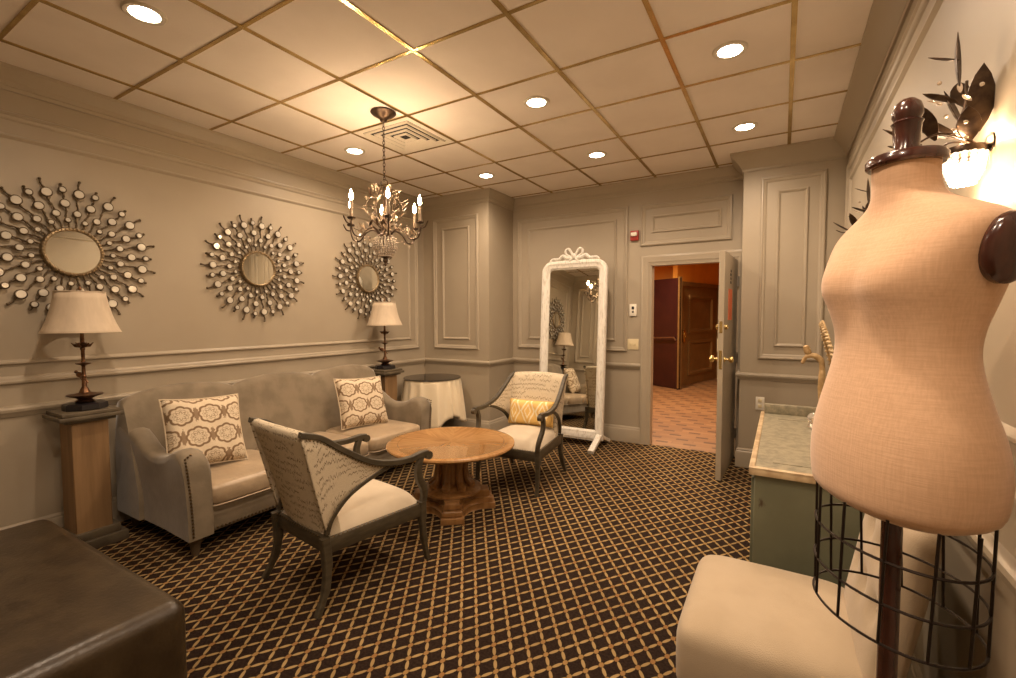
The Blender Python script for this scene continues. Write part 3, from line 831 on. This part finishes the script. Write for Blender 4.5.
# ------------------------------------------------------------------ coffee table
ct = thing('coffee_table', 'round oak pedestal coffee table with radiating veneer top on a four-footed base', 'coffee table', (-2.12, 2.74, 0), R(10))
MB().lathe([(0, .455), (.40, .455), (.43, .462), (.450, .470), (.472, .478), (.478, .488), (.474, .498), (.455, .503), (.42, .503), (.415, .500), (.0, .500)], seg=72).build('tabletop', 'oak_top', ct)
b = MB()
b.lathe([(0, .135), (.215, .135), (.225, .142), (.225, .155), (.20, .165), (.16, .172), (.13, .18), (.10, .20), (.095, .30), (.10, .38), (.12, .415), (.19, .435), (.21, .455), (0, .455)], seg=40)
b.build('column', 'oak', ct)
for k in range(8):
    a_ = 2*PI*k/8+.2; ca, sa = math.cos(a_), math.sin(a_)
    MB().tube([(.15*ca, .15*sa, .165), (.155*ca, .155*sa, .185), (.118*ca, .118*sa, .22), (.105*ca, .105*sa, .30), (.112*ca, .112*sa, .37), (.135*ca, .135*sa, .43)], [.03, .034, .026, .022, .022, .026], 8).build('colonette', 'oak', ct)
def star(r_out, r_in, hw, n=6):
    pts = []
    for q in range(4):
        a0 = q*PI/2
        tip = [(r_out, -hw), (r_out, hw)]
        for x_, y_ in tip: pts.append((x_*math.cos(a0)-y_*math.sin(a0), x_*math.sin(a0)+y_*math.cos(a0)))
        # concave curve to the next tip
        p0 = Vector((r_out, hw)); p2 = Vector((hw, r_out)); c0 = Vector((r_in, r_in))
        for i in range(1, n*2):
            t = i/(n*2); p = p0*(1-t)**2+c0*2*t*(1-t)+p2*t*t
            pts.append((p.x*math.cos(a0)-p.y*math.sin(a0), p.x*math.sin(a0)+p.y*math.cos(a0)))
    return pts
b = MB().prism(star(.322, .045, .082), 'z', .0, .045, .006).prism(star(.303, .04, .07), 'z', .045, .085, .010).prism(star(.28, .04, .056), 'z', .085, .137, .014)
bb = b.build('base', 'oak', ct, angle=30); bb.rotation_euler = (0, 0, R(-62))

# ------------------------------------------------------------------ draped side table
TX, TY, TR_ = -3.54, 4.22, .315
dt = thing('side_table', 'small round side table hidden under a cream cloth in the far left corner', 'side table', (TX, TY, 0))
MB().lathe([(0, .695), (TR_-.01, .695), (TR_, .70), (TR_, .712), (0, .712)], seg=48).build('tabletop', 'dark_cap', dt)
MB().lathe([(0, .05), (.03, .05), (.025, .3), (.03, .69), (0, .69)], seg=16).build('stem', 'dark_cap', dt)
for k in range(3):
    a_ = 2*PI*k/3+.5
    MB().tube([(0, 0, .12), (.12*math.cos(a_), .12*math.sin(a_), .08), (.24*math.cos(a_), .24*math.sin(a_), .016)], [.022, .018, .014], 8).build('leg', 'dark_cap', dt)
b = MB(); rows = []; NA = 160
for i, q in enumerate([0, .5, .93, 1.0, 1.02]+[1.02]*14):
    row = []
    for k in range(NA):
        a_ = 2*PI*k/NA
        if i < 5:
            r_ = TR_*q; z_ = .716 - (.004 if i == 4 else 0)
        else:
            f = (i-4)/14
            drop = .40 + .13*abs(math.sin(2*a_+.35))**1.3      # square cloth: corners hang lower
            z_ = .712-drop*f
            fold = 1-2*abs(math.sin(a_*8+.9*math.sin(a_*3)+.4*math.sin(a_*5)))
            r_ = TR_*1.02 + .006 + f*.045 + .030*(f**.5)*fold
        row.append((r_*math.cos(a_), r_*math.sin(a_), z_))
    rows.append(row)
b.grid(rows[1:], True); b.bm.faces.new([b.bm.verts.new(p) for p in rows[1]])
tc = b.build('tablecloth', 'linen_cloth', None, angle=80, solid=.002); tc.location = (TX, TY, 0)
tag(tc, 'cream linen cloth draped in folds over the small round corner table', 'tablecloth')
gt = MB().lathe([(0, 0), (TR_+.018, 0), (TR_+.022, .004), (TR_+.018, .009), (0, .009)], seg=64).build('glass_table_top', 'dark_glass'); gt.location = (TX, TY, .7185)
tag(gt, 'round dark glass disc lying on the cream cloth of the corner table', 'glass top')

# ------------------------------------------------------------------ floor mirror
fm = thing('floor_mirror', 'tall whitewashed standing mirror with a carved ribbon crest against the back wall', 'mirror', (-2.045, 4.82, 0))
fx, fz = .395, 2.075
def arch(hw, zt, r_, n=8, z0=.08):
    p = [(-hw, z0), (-hw, zt-r_)]
    p += [(-hw+r_-r_*math.cos(PI/2*i/n), zt-r_+r_*math.sin(PI/2*i/n)) for i in range(1, n+1)]
    p += [(hw-r_+r_*math.sin(PI/2*i/n), zt-r_+r_*math.cos(PI/2*i/n)) for i in range(0, n+1)]
    p += [(hw, z0)]
    return p
outer = arch(fx, fz, .13); inn = arch(fx-.095, fz-.10, .045, z0=.185)
prof = [(0, .0), (0, .035), (.12, .048), (.35, .05), (.55, .038), (.8, .036), (.92, .024), (1, .020), (1, 0)]
rows = []
for d_, h_ in prof: rows.append([(lerp(o_[0], i_[0], d_), -h_, lerp(o_[1], i_[1], d_)) for o_, i_ in zip(outer, inn)])
b = MB().grid(rows, True)
fr_ = b.build('frame', 'chalk_paint', fm, angle=35)
MB().prism([(p[0], p[1]) for p in arch(fx-.02, fz-.02, .11, z0=.10)], 'y', -.001, .022).build('backing', 'chalk_paint', fm, smooth=False)
MB().prism([(p[0]*1.01, p[1]) for p in arch(fx-.09, fz-.095, .05, z0=.18)], 'y', -.014, -.008).build('mirror_glass', 'mirror_glass', fm, smooth=False)
# ribbon crest
b = MB()
for s_ in (-1, 1):
    b.tube(smooth_pts([(0, -.03, fz+.03), (s_*.03, -.035, fz+.085), (s_*.065, -.035, fz+.13), (s_*.10, -.035, fz+.115), (s_*.095, -.035, fz+.07), (s_*.04, -.03, fz+.04)], 5), .014, 8)
    b.tube(smooth_pts([(s_*.02, -.03, fz+.02), (s_*.09, -.035, fz+.03), (s_*.14, -.03, fz+.055), (s_*.19, -.03, fz+.02), (s_*.26, -.03, fz+.025), (s_*.30, -.025, fz-.005)], 5), [.022]*6+[.02]*6+[.018]*6+[.014]*7+[.006], 8)
    b.tube(smooth_pts([(s_*.01, -.03, fz+.05), (s_*.03, -.04, fz+.01), (s_*.05, -.04, fz-.015)], 4), .014, 8)
b.sphere((0, -.038, fz+.045), .03, 12, 8, (1, .7, 1.1))
b.prism([(-.16, fz-.01), (-.10, fz+.02), (0, fz+.03), (.10, fz+.02), (.16, fz-.01)], 'y', -.03, -.005)
b.build('crest', 'chalk_paint', fm)
for o_ in list(fm.children): o_.rotation_euler = (R(-3.8), 0, 0)
for s_ in (-1, 1):
    pts = smooth_pts([(s_*.36, -.30, .022), (s_*.36, -.24, .045), (s_*.36, -.13, .09), (s_*.36, -.03, .13), (s_*.36, .08, .09), (s_*.36, .19, .045), (s_*.36, .25, .022)], 4)
    MB().bar(pts, .06, [.04]*len(pts), (1, 0, 0)).build('foot', 'chalk_paint', fm)
MB().box(-.37, .37, -.035, .01, .07, .115, .005).build('bottom_rail', 'chalk_paint', fm)

# ------------------------------------------------------------------ chandelier
ch = thing('chandelier', 'bronze candle chandelier with crystal leaves and beaded bowl, lit, hanging mid-room', 'chandelier', (-2.535, 2.505, ZC), R(20))
MB().lathe([(0, 0), (.088, 0), (.092, -.010), (.080, -.022), (.050, -.040), (.030, -.052), (.022, -.07), (.008, -.075), (0, -.08)], seg=28).build('canopy', 'dark_bronze', ch)
b = MB()
zc_ = -.078
while zc_ > -.49:
    k = int(round(zc_*1000)) % 2
    a_ = (int((-zc_)/.026) % 2)*PI/2
    b.tube([(.008*math.cos(q)*math.cos(a_), .008*math.cos(q)*math.sin(a_), zc_-.014+.017*math.sin(q)) for q in [2*PI*i/10 for i in range(11)]], .0025, 5, cap=False)
    zc_ -= .026
b.build('chain', 'dark_bronze', ch)
MB().tube([(.026*math.cos(q), 0, -0.512+.026*math.sin(q)) for q in [2*PI*i/16 for i in range(17)]], .004, 6).build('ring', 'dark_bronze', ch)
MB().lathe([(0, -0.535), (.008, -0.535), (.012, -0.570), (.008, -0.590), (.012, -0.650), (.018, -0.750), (.012, -0.830), (.030, -0.880), (.06, -0.895), (.066, -0.905), (.05, -0.915), (0, -0.915)], seg=18).build('centre_stem', 'dark_bronze', ch)
b = MB()
for k in range(22):
    a_ = 2*PI*k/22
    for i in range(9):
        q = i/8; r_ = .078*math.sin(PI*(.30+.55*q))+.008; b.sphere((r_*math.cos(a_), r_*math.sin(a_), -0.918-.125*q), .0085, 6, 5)
bw = b.build('bead_bowl', 'bead', ch)
MB().lathe([(0, -1.035), (.045, -1.035), (.038, -1.050), (.016, -1.060), (.02, -1.080), (.008, -1.095), (.013, -1.108), (0, -1.120)], seg=16).build('bottom_finial', 'dark_bronze', ch)
def leaf(b, p, d_, L, wd, up=(0, 0, 1)):
    """pointed curved leaf from p along d_"""
    p = Vector(p); d_ = Vector(d_).normalized(); up = Vector(up); sd = d_.cross(up)
    if sd.length < 1e-3: sd = Vector((1, 0, 0))
    sd.normalize(); nn = sd.cross(d_).normalized(); rows = []
    for i in range(7):
        q = i/6; w0 = wd*math.sin(PI*min(1, q*.97+.03))**.8*.5
        c0 = p+d_*L*q+nn*(L*.22*q*q)
        rows.append([c0-sd*w0+nn*w0*.3, c0, c0+sd*w0+nn*w0*.3])
    r2 = [[v-nn*.0018 for v in reversed(r)] for r in rows]
    b.grid([r+s for r, s in zip(rows, r2)], True, True)
rng = random.Random(3)
def LF(dark, *a):
    b = MB(); leaf(b, *a); b.build('leaf' if dark else 'crystal_leaf', 'dark_bronze' if dark else 'crystal_leaf', cb_)
cb_ = ch
for k in range(6):
    a_ = k*PI/3; ca, sa = math.cos(a_), math.sin(a_)
    def Q(r_, z_, off=0): return (r_*ca-off*sa, r_*sa+off*ca, z_)
    arm_ = MB().tube(smooth_pts([Q(.04, -0.890), Q(.09, -0.850), Q(.15, -0.870), Q(.20, -0.925), Q(.255, -0.915), Q(.275, -0.850), Q(.272, -0.815)], 5), .0055, 7)
    arm_.lathe([(0, -0.815), (.022, -0.815), (.030, -0.805), (.028, -0.800), (.010, -0.798), (0, -0.798)], Q(.272, 0), 12)
    arm_.tube(smooth_pts([Q(.275, -0.850), Q(.31, -0.840), Q(.335, -0.795)], 4), [.005]*8+[.001], 6)
    ao = arm_.build('arm', 'dark_bronze', ch)
    MB().lathe([(0, -0.798), (.0105, -0.798), (.0105, -0.690), (.006, -0.685), (0, -0.685)], Q(.272, 0), 12).build('candle_sleeve', 'candle', ao)
    MB().lathe([(0, -0.685), (.009, -0.680), (.014, -0.662), (.012, -0.642), (.004, -0.616), (0, -0.606)], Q(.272, 0), 12).build('bulb', 'bulb', ao)
    lamp('bulb_lamp', 'POINT', Q(.272, -0.650), BULB_W, BULB_COL, ao, .016)
    pass
    # upright branches between the arms with leaves
    a2_ = a_+PI/6; c2, s2 = math.cos(a2_), math.sin(a2_)
    br_ = smooth_pts([(.02*c2, .02*s2, -0.850), (.10*c2, .10*s2, -0.770), (.13*c2, .13*s2, -0.680), (.085*c2, .085*s2, -0.600), (.05*c2, .05*s2, -0.550)], 5)
    MB().tube(br_, .004, 6).build('branch', 'dark_bronze', ch)
    for i in range(9):
        p = br_[2+i*2]; th_ = rng.uniform(0, 2*PI)
        LF(i % 3 == 0, p, (c2*.6+math.cos(th_)*.7, s2*.6+math.sin(th_)*.7, rng.uniform(-.2, .9)), rng.uniform(.045, .075), .022)
    for i in range(9):
        q = i/8; r_ = lerp(.06, .25, q); th_ = rng.uniform(0, 2*PI)
        LF(i % 3 == 0, Q(r_, -0.870+.03*math.sin(q*5)), (ca*.3+math.cos(th_), sa*.3+math.sin(th_), rng.uniform(.1, 1)), rng.uniform(.04, .07), .02)
        if i % 2: MB().sphere(Q(r_, -0.950+rng.uniform(-.01, .04), rng.uniform(-.03, .03)), .008, 6, 5).build('crystal_drop', 'crystal_leaf', cb_)

# ------------------------------------------------------------------ wall sconces (right wall)
def make_sconce(seed):
    """local: wall plane x=0, projects to -x"""
    rg = random.Random(seed)
    t = thing('wall_sconce', '', 'wall lamp')
    MB().lathe([(0, 0), (.032, 0), (.036, .006), (.022, .016), (0, .018)], seg=20, mat=Matrix.Translation((0, 0, .075)) @ Matrix.Rotation(-PI/2, 4, 'Y')).build('wall_plate', 'dark_bronze', t)
    MB().lathe([(.058, .040), (.062, .040), (.064, .055), (.060, .066), (.02, .070), (0, .070), (0, .064), (.056, .060)], (-.075, 0, 0), 28).build('cup_rim', 'dark_bronze', t)
    b = MB()
    for k in range(14):
        a_ = 2*PI*k/14
        for i in range(9):
            q = i/8; r_ = .058-.026*q**2; b.sphere((-.075+r_*math.cos(a_), r_*math.sin(a_), .036-.105*q), .0098, 8, 6, (1, 1, .72))
    b.build('bead_shade', 'bead_glow', t)
    MB().sphere((-.075, 0, -.01), .018, 10, 8, (1, 1, 1.5)).build('bulb', 'bulb', t)
    for q in (.10, -.10): lamp('sconce_lamp', 'POINT', (-.085, 0, q), SCONCE_W, BULB_COL, t, .03)
    b = MB()
    stem = smooth_pts([(-.04, 0, .07), (-.10, -.01, .14), (-.08, .0, .22), (-.075, .01, .32)], 5)
    b.tube(stem, .005, 6)
    b.tube(smooth_pts([(-.05, 0, .08), (-.16, -.05, .12), (-.24, .02, .10), (-.30, .05, .13)], 5), [.004]*15+[.001], 6)
    b.tube(smooth_pts([(-.05, 0, .08), (-.10, .10, .12), (-.12, .18, .10)], 5), .004, 6)
    b.build('stem', 'dark_bronze', t)
    spec = [((-.10, -.01, .30), (-.25, .1, 1), .20, .085), ((-.09, 0, .16), (-.55, .3, 1), .15, .085), ((-.04, .0, .12), (.05, -.3, 1), .24, .085), ((-.08, 0, .10), (-.9, .1, .5), .19, .075),
            ((-.08, 0, .10), (-.7, .7, .30), .17, .065), ((-.06, 0, .09), (-.3, -.9, .5), .15, .065), ((-.2, 0, .10), (-1, .1, .45), .15, .055), ((-.10, 0, .40), (-.9, .3, .25), .10, .03), ((-.08, .0, .22), (.0, .7, .7), .15, .07),
            ((-.16, 0, .11), (-.6, -.5, .8), .15, .065), ((-.10, 0, .24), (-.9, -.2, .2), .12, .05)]
    for p, d_, L, wd in spec:
        b = MB(); leaf(b, p, d_, L, wd); b.build('leaf', 'dark_bronze', t)
    b = MB()
    for i in range(16):
        p = (-.07+rg.uniform(-.09, .03), rg.uniform(-.07, .07), rg.uniform(.09, .34))
        b = MB()
        if i % 2: b.sphere(p, .008, 7, 5)
        else: leaf(b, p, (rg.uniform(-1, 0), rg.uniform(-1, 1), rg.uniform(0, 1)), .05, .018)
        b.build('crystal_drop' if i % 2 else 'crystal_leaf', 'crystal_leaf', t)
    return t
for i, (y_, z_, lab) in enumerate(((1.66, 1.825, 'behind the neck of the dress form'), (3.12, 1.82, 'farther one beyond the shoulder of the form'))):
    o = make_sconce(5) if i == 0 else copy_tree(o)
    o.location = (XR, y_, z_); o.scale = (.68, .68, .68)
    o['label'] = 'bronze leaf wall sconce with crystal beads, ' + lab; o['group'] = 'leaf sconces on the right wall'

# ------------------------------------------------------------------ green cabinet and what stands on it
CX0, CX1, CY0, CY1, CH = -.11, XR-.02, 2.24, 3.62, .78
cb = thing('green_cabinet', 'distressed sage green sideboard with a worn framed top along the right wall', 'cabinet', ((CX0+CX1)/2, (CY0+CY1)/2, 0))
ox, oy = (CX0+CX1)/2, (CY0+CY1)/2
hx, hy = (CX1-CX0)/2, (CY1-CY0)/2
MB().box(-hx+.02, hx, -hy+.02, hy-.02, .06, CH-.035, .004, 1).build('body', 'sage_paint', cb)
MB().box(-hx+.03, hx-.01, -hy+.03, hy-.03, 0, .07).build('plinth', 'sage_paint', cb, smooth=False)
b = MB().box(-hx, hx, -hy, hy, CH-.035, CH-.008, .004)
frame(b, (0, 0, CH-.008), (1, 0, 0), (0, 1, 0), (0, 0, 1), -hx, hx, -hy, hy, [(0, 0), (0, .006), (.006, .009), (.022, .009), (.026, 0)])
b.build('top_edge', 'worn_edge', cb)
MB().box(-hx+.024, hx-.024, -hy+.024, hy-.024, CH-.012, CH-.003).build('top_panel', 'worn_top', cb, smooth=False)
b = MB(); frame(b, (0, 0, CH-.003), (1, 0, 0), (0, 1, 0), (0, 0, 1), -hx+.09, hx-.09, -hy+.12, hy-.22, [(0, 0), (0, .002), (.012, .002), (.012, 0)])
b.build('inlay_moulding', 'worn_top', cb, smooth=False)
MB().box(-hx+.02, hx-.02, hy-.06, hy-.02, CH-.004, CH+.06, .004).build('end_ledge', 'worn_top', cb)
for k in range(3):
    yy0 = -hy+.05+k*(2*hy-.1)/3; yy1 = yy0+(2*hy-.1)/3-.02
    dd = MB().box(-hx+.008, -hx+.022, yy0, yy1, .10, CH-.06, .003).build('door', 'sage_paint', cb)
    MB().sphere((-hx-.004, yy1-.04, .42), .013, 10, 8).build('knob', 'brass', dd)

fg = thing('gilt_figurine', 'gilded bird-headed figurine standing on the green cabinet beside the dress form', 'figurine', (.225, 3.50, CH+.004)); fg.scale = (.80, .80, .80)
b = MB().lathe([(0, 0), (.06, 0), (.062, .015), (.04, .03), (.022, .06), (.020, .14), (.028, .24), (.024, .34), (.018, .40), (0, .42)], seg=18)
b.tube(smooth_pts([(0, 0, .38), (-.01, 0, .46), (-.06, 0, .50), (-.11, 0, .485), (-.135, 0, .43)], 5), [.020]*5+[.024]*5+[.020]*5+[.014]*5+[.005], 10)
b.build('body', 'gilt', fg)
MB().tube(smooth_pts([(-.085, 0, .49), (-.10, 0, .53), (-.115, 0, .58)], 4), [.018]*3+[.026]*3+[.022]*2+[.008], 10).build('crest', 'gilt', fg)
cbll = thing('crystal_ball', 'small clear crystal ball on a ring stand on the green cabinet', 'ornament', (.175, 3.22, CH+.001))
MB().sphere((0, 0, .052), .036, 20, 14).build('ball', 'crystal', cbll)
MB().lathe([(.020, 0), (.034, 0), (.030, .012), (.024, .022), (.020, .018)], seg=20).build('stand', 'steel', cbll)
rf_ = thing('rope_frame_mirror', 'cream oval mirror with twisted rope frame leaning on the green cabinet', 'mirror', (.355, 3.34, CH+.02), 0); rf_.scale = (.85, .85, .85)
rf_.rotation_euler = (0, R(-14), R(0))
def oval(r1, r2, z0=.36, n=72): return [(0, r1*math.cos(2*PI*i/n), z0+r2*math.sin(2*PI*i/n)) for i in range(n+1)]
b = MB()
for k in range(64):
    a_ = 2*PI*k/64
    p = Vector((0, .23*math.cos(a_), .37+.345*math.sin(a_))); tn = Vector((0, -.23*math.sin(a_), .345*math.cos(a_))).normalized(); ou_ = Vector((0, math.cos(a_), math.sin(a_)))
    b.tube([p-tn*.016-ou_*.014+Vector((.006, 0, 0)), p+Vector((-.008, 0, 0)), p+tn*.016+ou_*.014+Vector((.006, 0, 0))], [.008, .013, .008], 7)
b.build('rope_frame', 'cream_gilt', rf_)
MB().tube(oval(.205, .318, .37), .010, 8).build('inner_rim', 'gilt', rf_)
MB().lathe([(0, -.002), (.205, -.002), (.205, .004), (0, .004)], seg=48, mat=Matrix.Translation((0, 0, .37)) @ Matrix.Scale(1.55, 4, (0, 0, 1)) @ Matrix.Rotation(PI/2, 4, 'Y')).build('mirror_glass', 'mirror_glass', rf_)

# ------------------------------------------------------------------ slipper chair
sl = thing('slipper_chair', 'cream armless slipper chair with a button-tufted back below the dress form', 'chair', (.05, 1.80, 0))
def L_(x, y): return x-.05, y-1.80
c_ = cushion(.27, .305, .135, crown_=.10, n=20).build('seat', 'slipper_fabric', sl, angle=80); c_.location = (-.015-.05, .012, .315)
b = MB(); rows = []; n = 24
btn = []
for s_ in (0, 1):
    rows = []
    for i in range(n+1):
        row = []
        for j in range(n+1):
            u_ = -1+2*i/n; v_ = j/n
            k = max(0, (1-abs(u_)**6)*(1-abs(2*v_-1)**8))**.4
            y_ = u_*.285; z_ = .34+v_*.56; xc = lerp(.255, .355, v_)
            if s_ == 0:
                x_ = xc - .065*k
                for (bu, bv) in ((-.55, .45), (0, .45), (.55, .45), (-.28, .72), (.28, .72)):
                    d2_ = ((u_-bu)*.285)**2+((v_-bv)*.56)**2; x_ += .030*math.exp(-d2_/.0012)
            else: x_ = xc + .03*k
            row.append((x_-.05, y_, z_))
        rows.append(row)
    b.grid(rows)
bmesh.ops.remove_doubles(b.bm, verts=b.bm.verts, dist=1e-5)
bk = b.build('backrest', 'slipper_fabric', sl, angle=80)
for (bu, bv) in ((-.55, .45), (0, .45), (.55, .45), (-.28, .72), (.28, .72)):
    MB().sphere((lerp(.255, .355, bv)-.065+.026-.05, bu*.285, .34+bv*.56), .012, 8, 6).build('tuft_button', 'slipper_fabric', bk)
for x_, y_ in ((-.22, -.24), (-.22, .24), (.22, -.24), (.22, .24)):
    MB().bar([(x_*1.02, y_*1.02, 0), (x_, y_, .20)], [.028, .042], [.028, .042], (1, 0, 0)).build('leg', 'mahogany', sl)

# ------------------------------------------------------------------ leather ottoman
ot = thing('leather_ottoman', 'large dark brown distressed leather ottoman in the near left corner', 'ottoman', (-2.46, .17, 0))
b = MB().box(-.69, .69, -.62, .62, .03, .45, .055, 5); b.build('upholstery', 'brown_leather', ot, angle=80)
b = MB().tube([(.655, -.58, .425), (.655, .585, .425), (-.655, .585, .425), (-.655, -.58, .425), (.655, -.58, .425)], .006, 8); b.build('piping', 'brown_leather', ot)
for x_ in (-.6, .6):
    for y_ in (-.53, .53): MB().box(x_-.03, x_+.03, y_-.03, y_+.03, 0, .035).build('foot', 'mahogany', ot, smooth=False)

# ------------------------------------------------------------------ dress form
FX, FY = .206, 1.215
FROT = math.radians(210)         # direction the bust faces: local +x
df = thing('dress_form', 'tan linen dressmaker form with dark wood cap, finial and wire skirt cage at the right', 'dress form', (FX, FY, 0), FROT)
# sections: z, half width (local y), front reach (+x), back reach (-x), centre shift x
SEC = [(1.045, .140, .096, .106, 0), (1.06, .163, .114, .130, 0), (1.09, .173, .120, .141, 0), (1.15, .175, .121, .144, 0), (1.21, .167, .115, .133, 0), (1.27, .151, .104, .114, 0), (1.33, .136, .094, .097, -.002),
       (1.37, .131, .091, .091, -.004), (1.41, .134, .095, .095, -.006), (1.45, .143, .106, .106, -.008), (1.485, .153, .117, .116, -.008), (1.52, .162, .114, .122, -.008), (1.56, .172, .098, .124, -.010),
       (1.59, .174, .083, .117, -.012), (1.613, .162, .070, .104, -.012), (1.633, .130, .060, .086, -.010), (1.652, .090, .054, .068, -.008), (1.67, .063, .052, .057, -.005), (1.69, .055, .051, .052, -.002), (1.712, .053, .051, .051, 0), (1.735, .053, .051, .051, 0)]
def form_row(z, hw, fr__, bk_, cx, n=64):
    row = []
    for i in range(n):
        a_ = 2*PI*i/n; c0, s0 = math.cos(a_), math.sin(a_)
        rx = fr__ if c0 > 0 else bk_
        e = .88
        x_ = cx+rx*math.copysign(abs(c0)**e, c0); y_ = hw*math.copysign(abs(s0)**e, s0)
        if c0 > 0 and 1.35 < z < 1.63:        # two bust points with a soft hollow between
            g_ = math.exp(-((z-1.49)/.07)**2)
            x_ += g_*(.009*math.exp(-((abs(y_)-.075)/.04)**2) - .008*math.exp(-(y_/.03)**2))
        row.append((x_, y_, z))
    return row
# resample sections smoothly
def sec_at(z):
    i = 0
    while i < len(SEC)-2 and z > SEC[i+1][0]: i += 1
    p0, p1, p2, p3 = SEC[max(i-1, 0)], SEC[i], SEC[i+1], SEC[min(i+2, len(SEC)-1)]
    t = (z-p1[0])/(p2[0]-p1[0]); out = []
    for k in range(1, 5):
        m1 = (p2[k]-p0[k])/(p2[0]-p0[0])*(p2[0]-p1[0]); m2 = (p3[k]-p1[k])/(p3[0]-p1[0])*(p2[0]-p1[0])
        out.append((2*t**3-3*t*t+1)*p1[k]+(t**3-2*t*t+t)*m1+(-2*t**3+3*t*t)*p2[k]+(t**3-t*t)*m2)
    return out
zz = [1.041]+[1.045+(1.735-1.045)*i/74 for i in range(75)]
rows = [[(x_*.9, y_*.9, 1.041) for x_, y_, _ in form_row(1.041, *sec_at(1.045))]]+[form_row(z_, *sec_at(z_)) for z_ in zz[1:]]
body = MB().grid(rows, True, True).build('torso', 'form_cloth', df, angle=80)
for s_ in (-1, 1):
    mt = Matrix.Translation((-.030, s_*.164, 1.548)) @ Matrix.Rotation(s_*R(-10), 4, 'X') @ Matrix.Rotation(-s_*PI/2, 4, 'X')
    mt = mt @ Matrix.Diagonal((.041, .058, 1, 1))
    MB().lathe([(0, 0), (1, 0), (1.04, .006), (1.02, .016), (.85, .024), (.4, .030), (0, .031)], seg=32, mat=mt).build('arm_plate', 'mahogany', df)
MB().lathe([(0, 1.732), (.061, 1.732), (.065, 1.736), (.065, 1.748), (.061, 1.753), (.03, 1.757), (0, 1.758)], seg=40).build('neck_cap', 'mahogany', df)
MB().lathe([(0, 1.756), (.025, 1.756), (.025, 1.762), (.021, 1.770), (.023, 1.813), (.026, 1.818), (.021, 1.823), (.025, 1.832), (.025, 1.840), (.021, 1.854), (.012, 1.863), (0, 1.865)], seg=24).build('finial', 'mahogany', df)
MB().lathe([(0, .10), (.018, .10), (.018, 1.05), (0, 1.05)], seg=20).build('pole', 'mahogany', df)
MB().lathe([(0, .07), (.03, .07), (.035, .09), (.03, .13), (.022, .15), (0, .15)], seg=20).build('hub', 'mahogany', df)
for k in range(4):
    a_ = k*PI/2+PI/4; ca, sa = math.cos(a_), math.sin(a_)
    MB().tube(smooth_pts([(.02*ca, .02*sa, .11), (.09*ca, .09*sa, .10), (.15*ca, .15*sa, .05), (.19*ca, .19*sa, .016)], 4), [.018]*4+[.015]*4+[.013]*5, 8).build('leg', 'mahogany', df)
# wire skirt cage
def cage_pt(a_, z_):
    f = (1.05-z_)/.23
    hw = lerp(.170, .160, f); fr__ = lerp(.112, .118, f); bk_ = lerp(.120, .128, f)
    return ((fr__ if math.cos(a_) > 0 else bk_)*math.cos(a_), hw*math.sin(a_), z_)
for z_ in (.975, .893, .815):
    MB().tube([cage_pt(2*PI*i/48, z_) for i in range(49)], .0028, 6).build('cage_hoop', 'cage_wire', df)
for k in range(12):
    a_ = 2*PI*k/12+.1
    MB().tube([cage_pt(a_, 1.055), cage_pt(a_, .975), cage_pt(a_, .893), cage_pt(a_, .815)], .0028, 6).build('cage_wire', 'cage_wire', df)
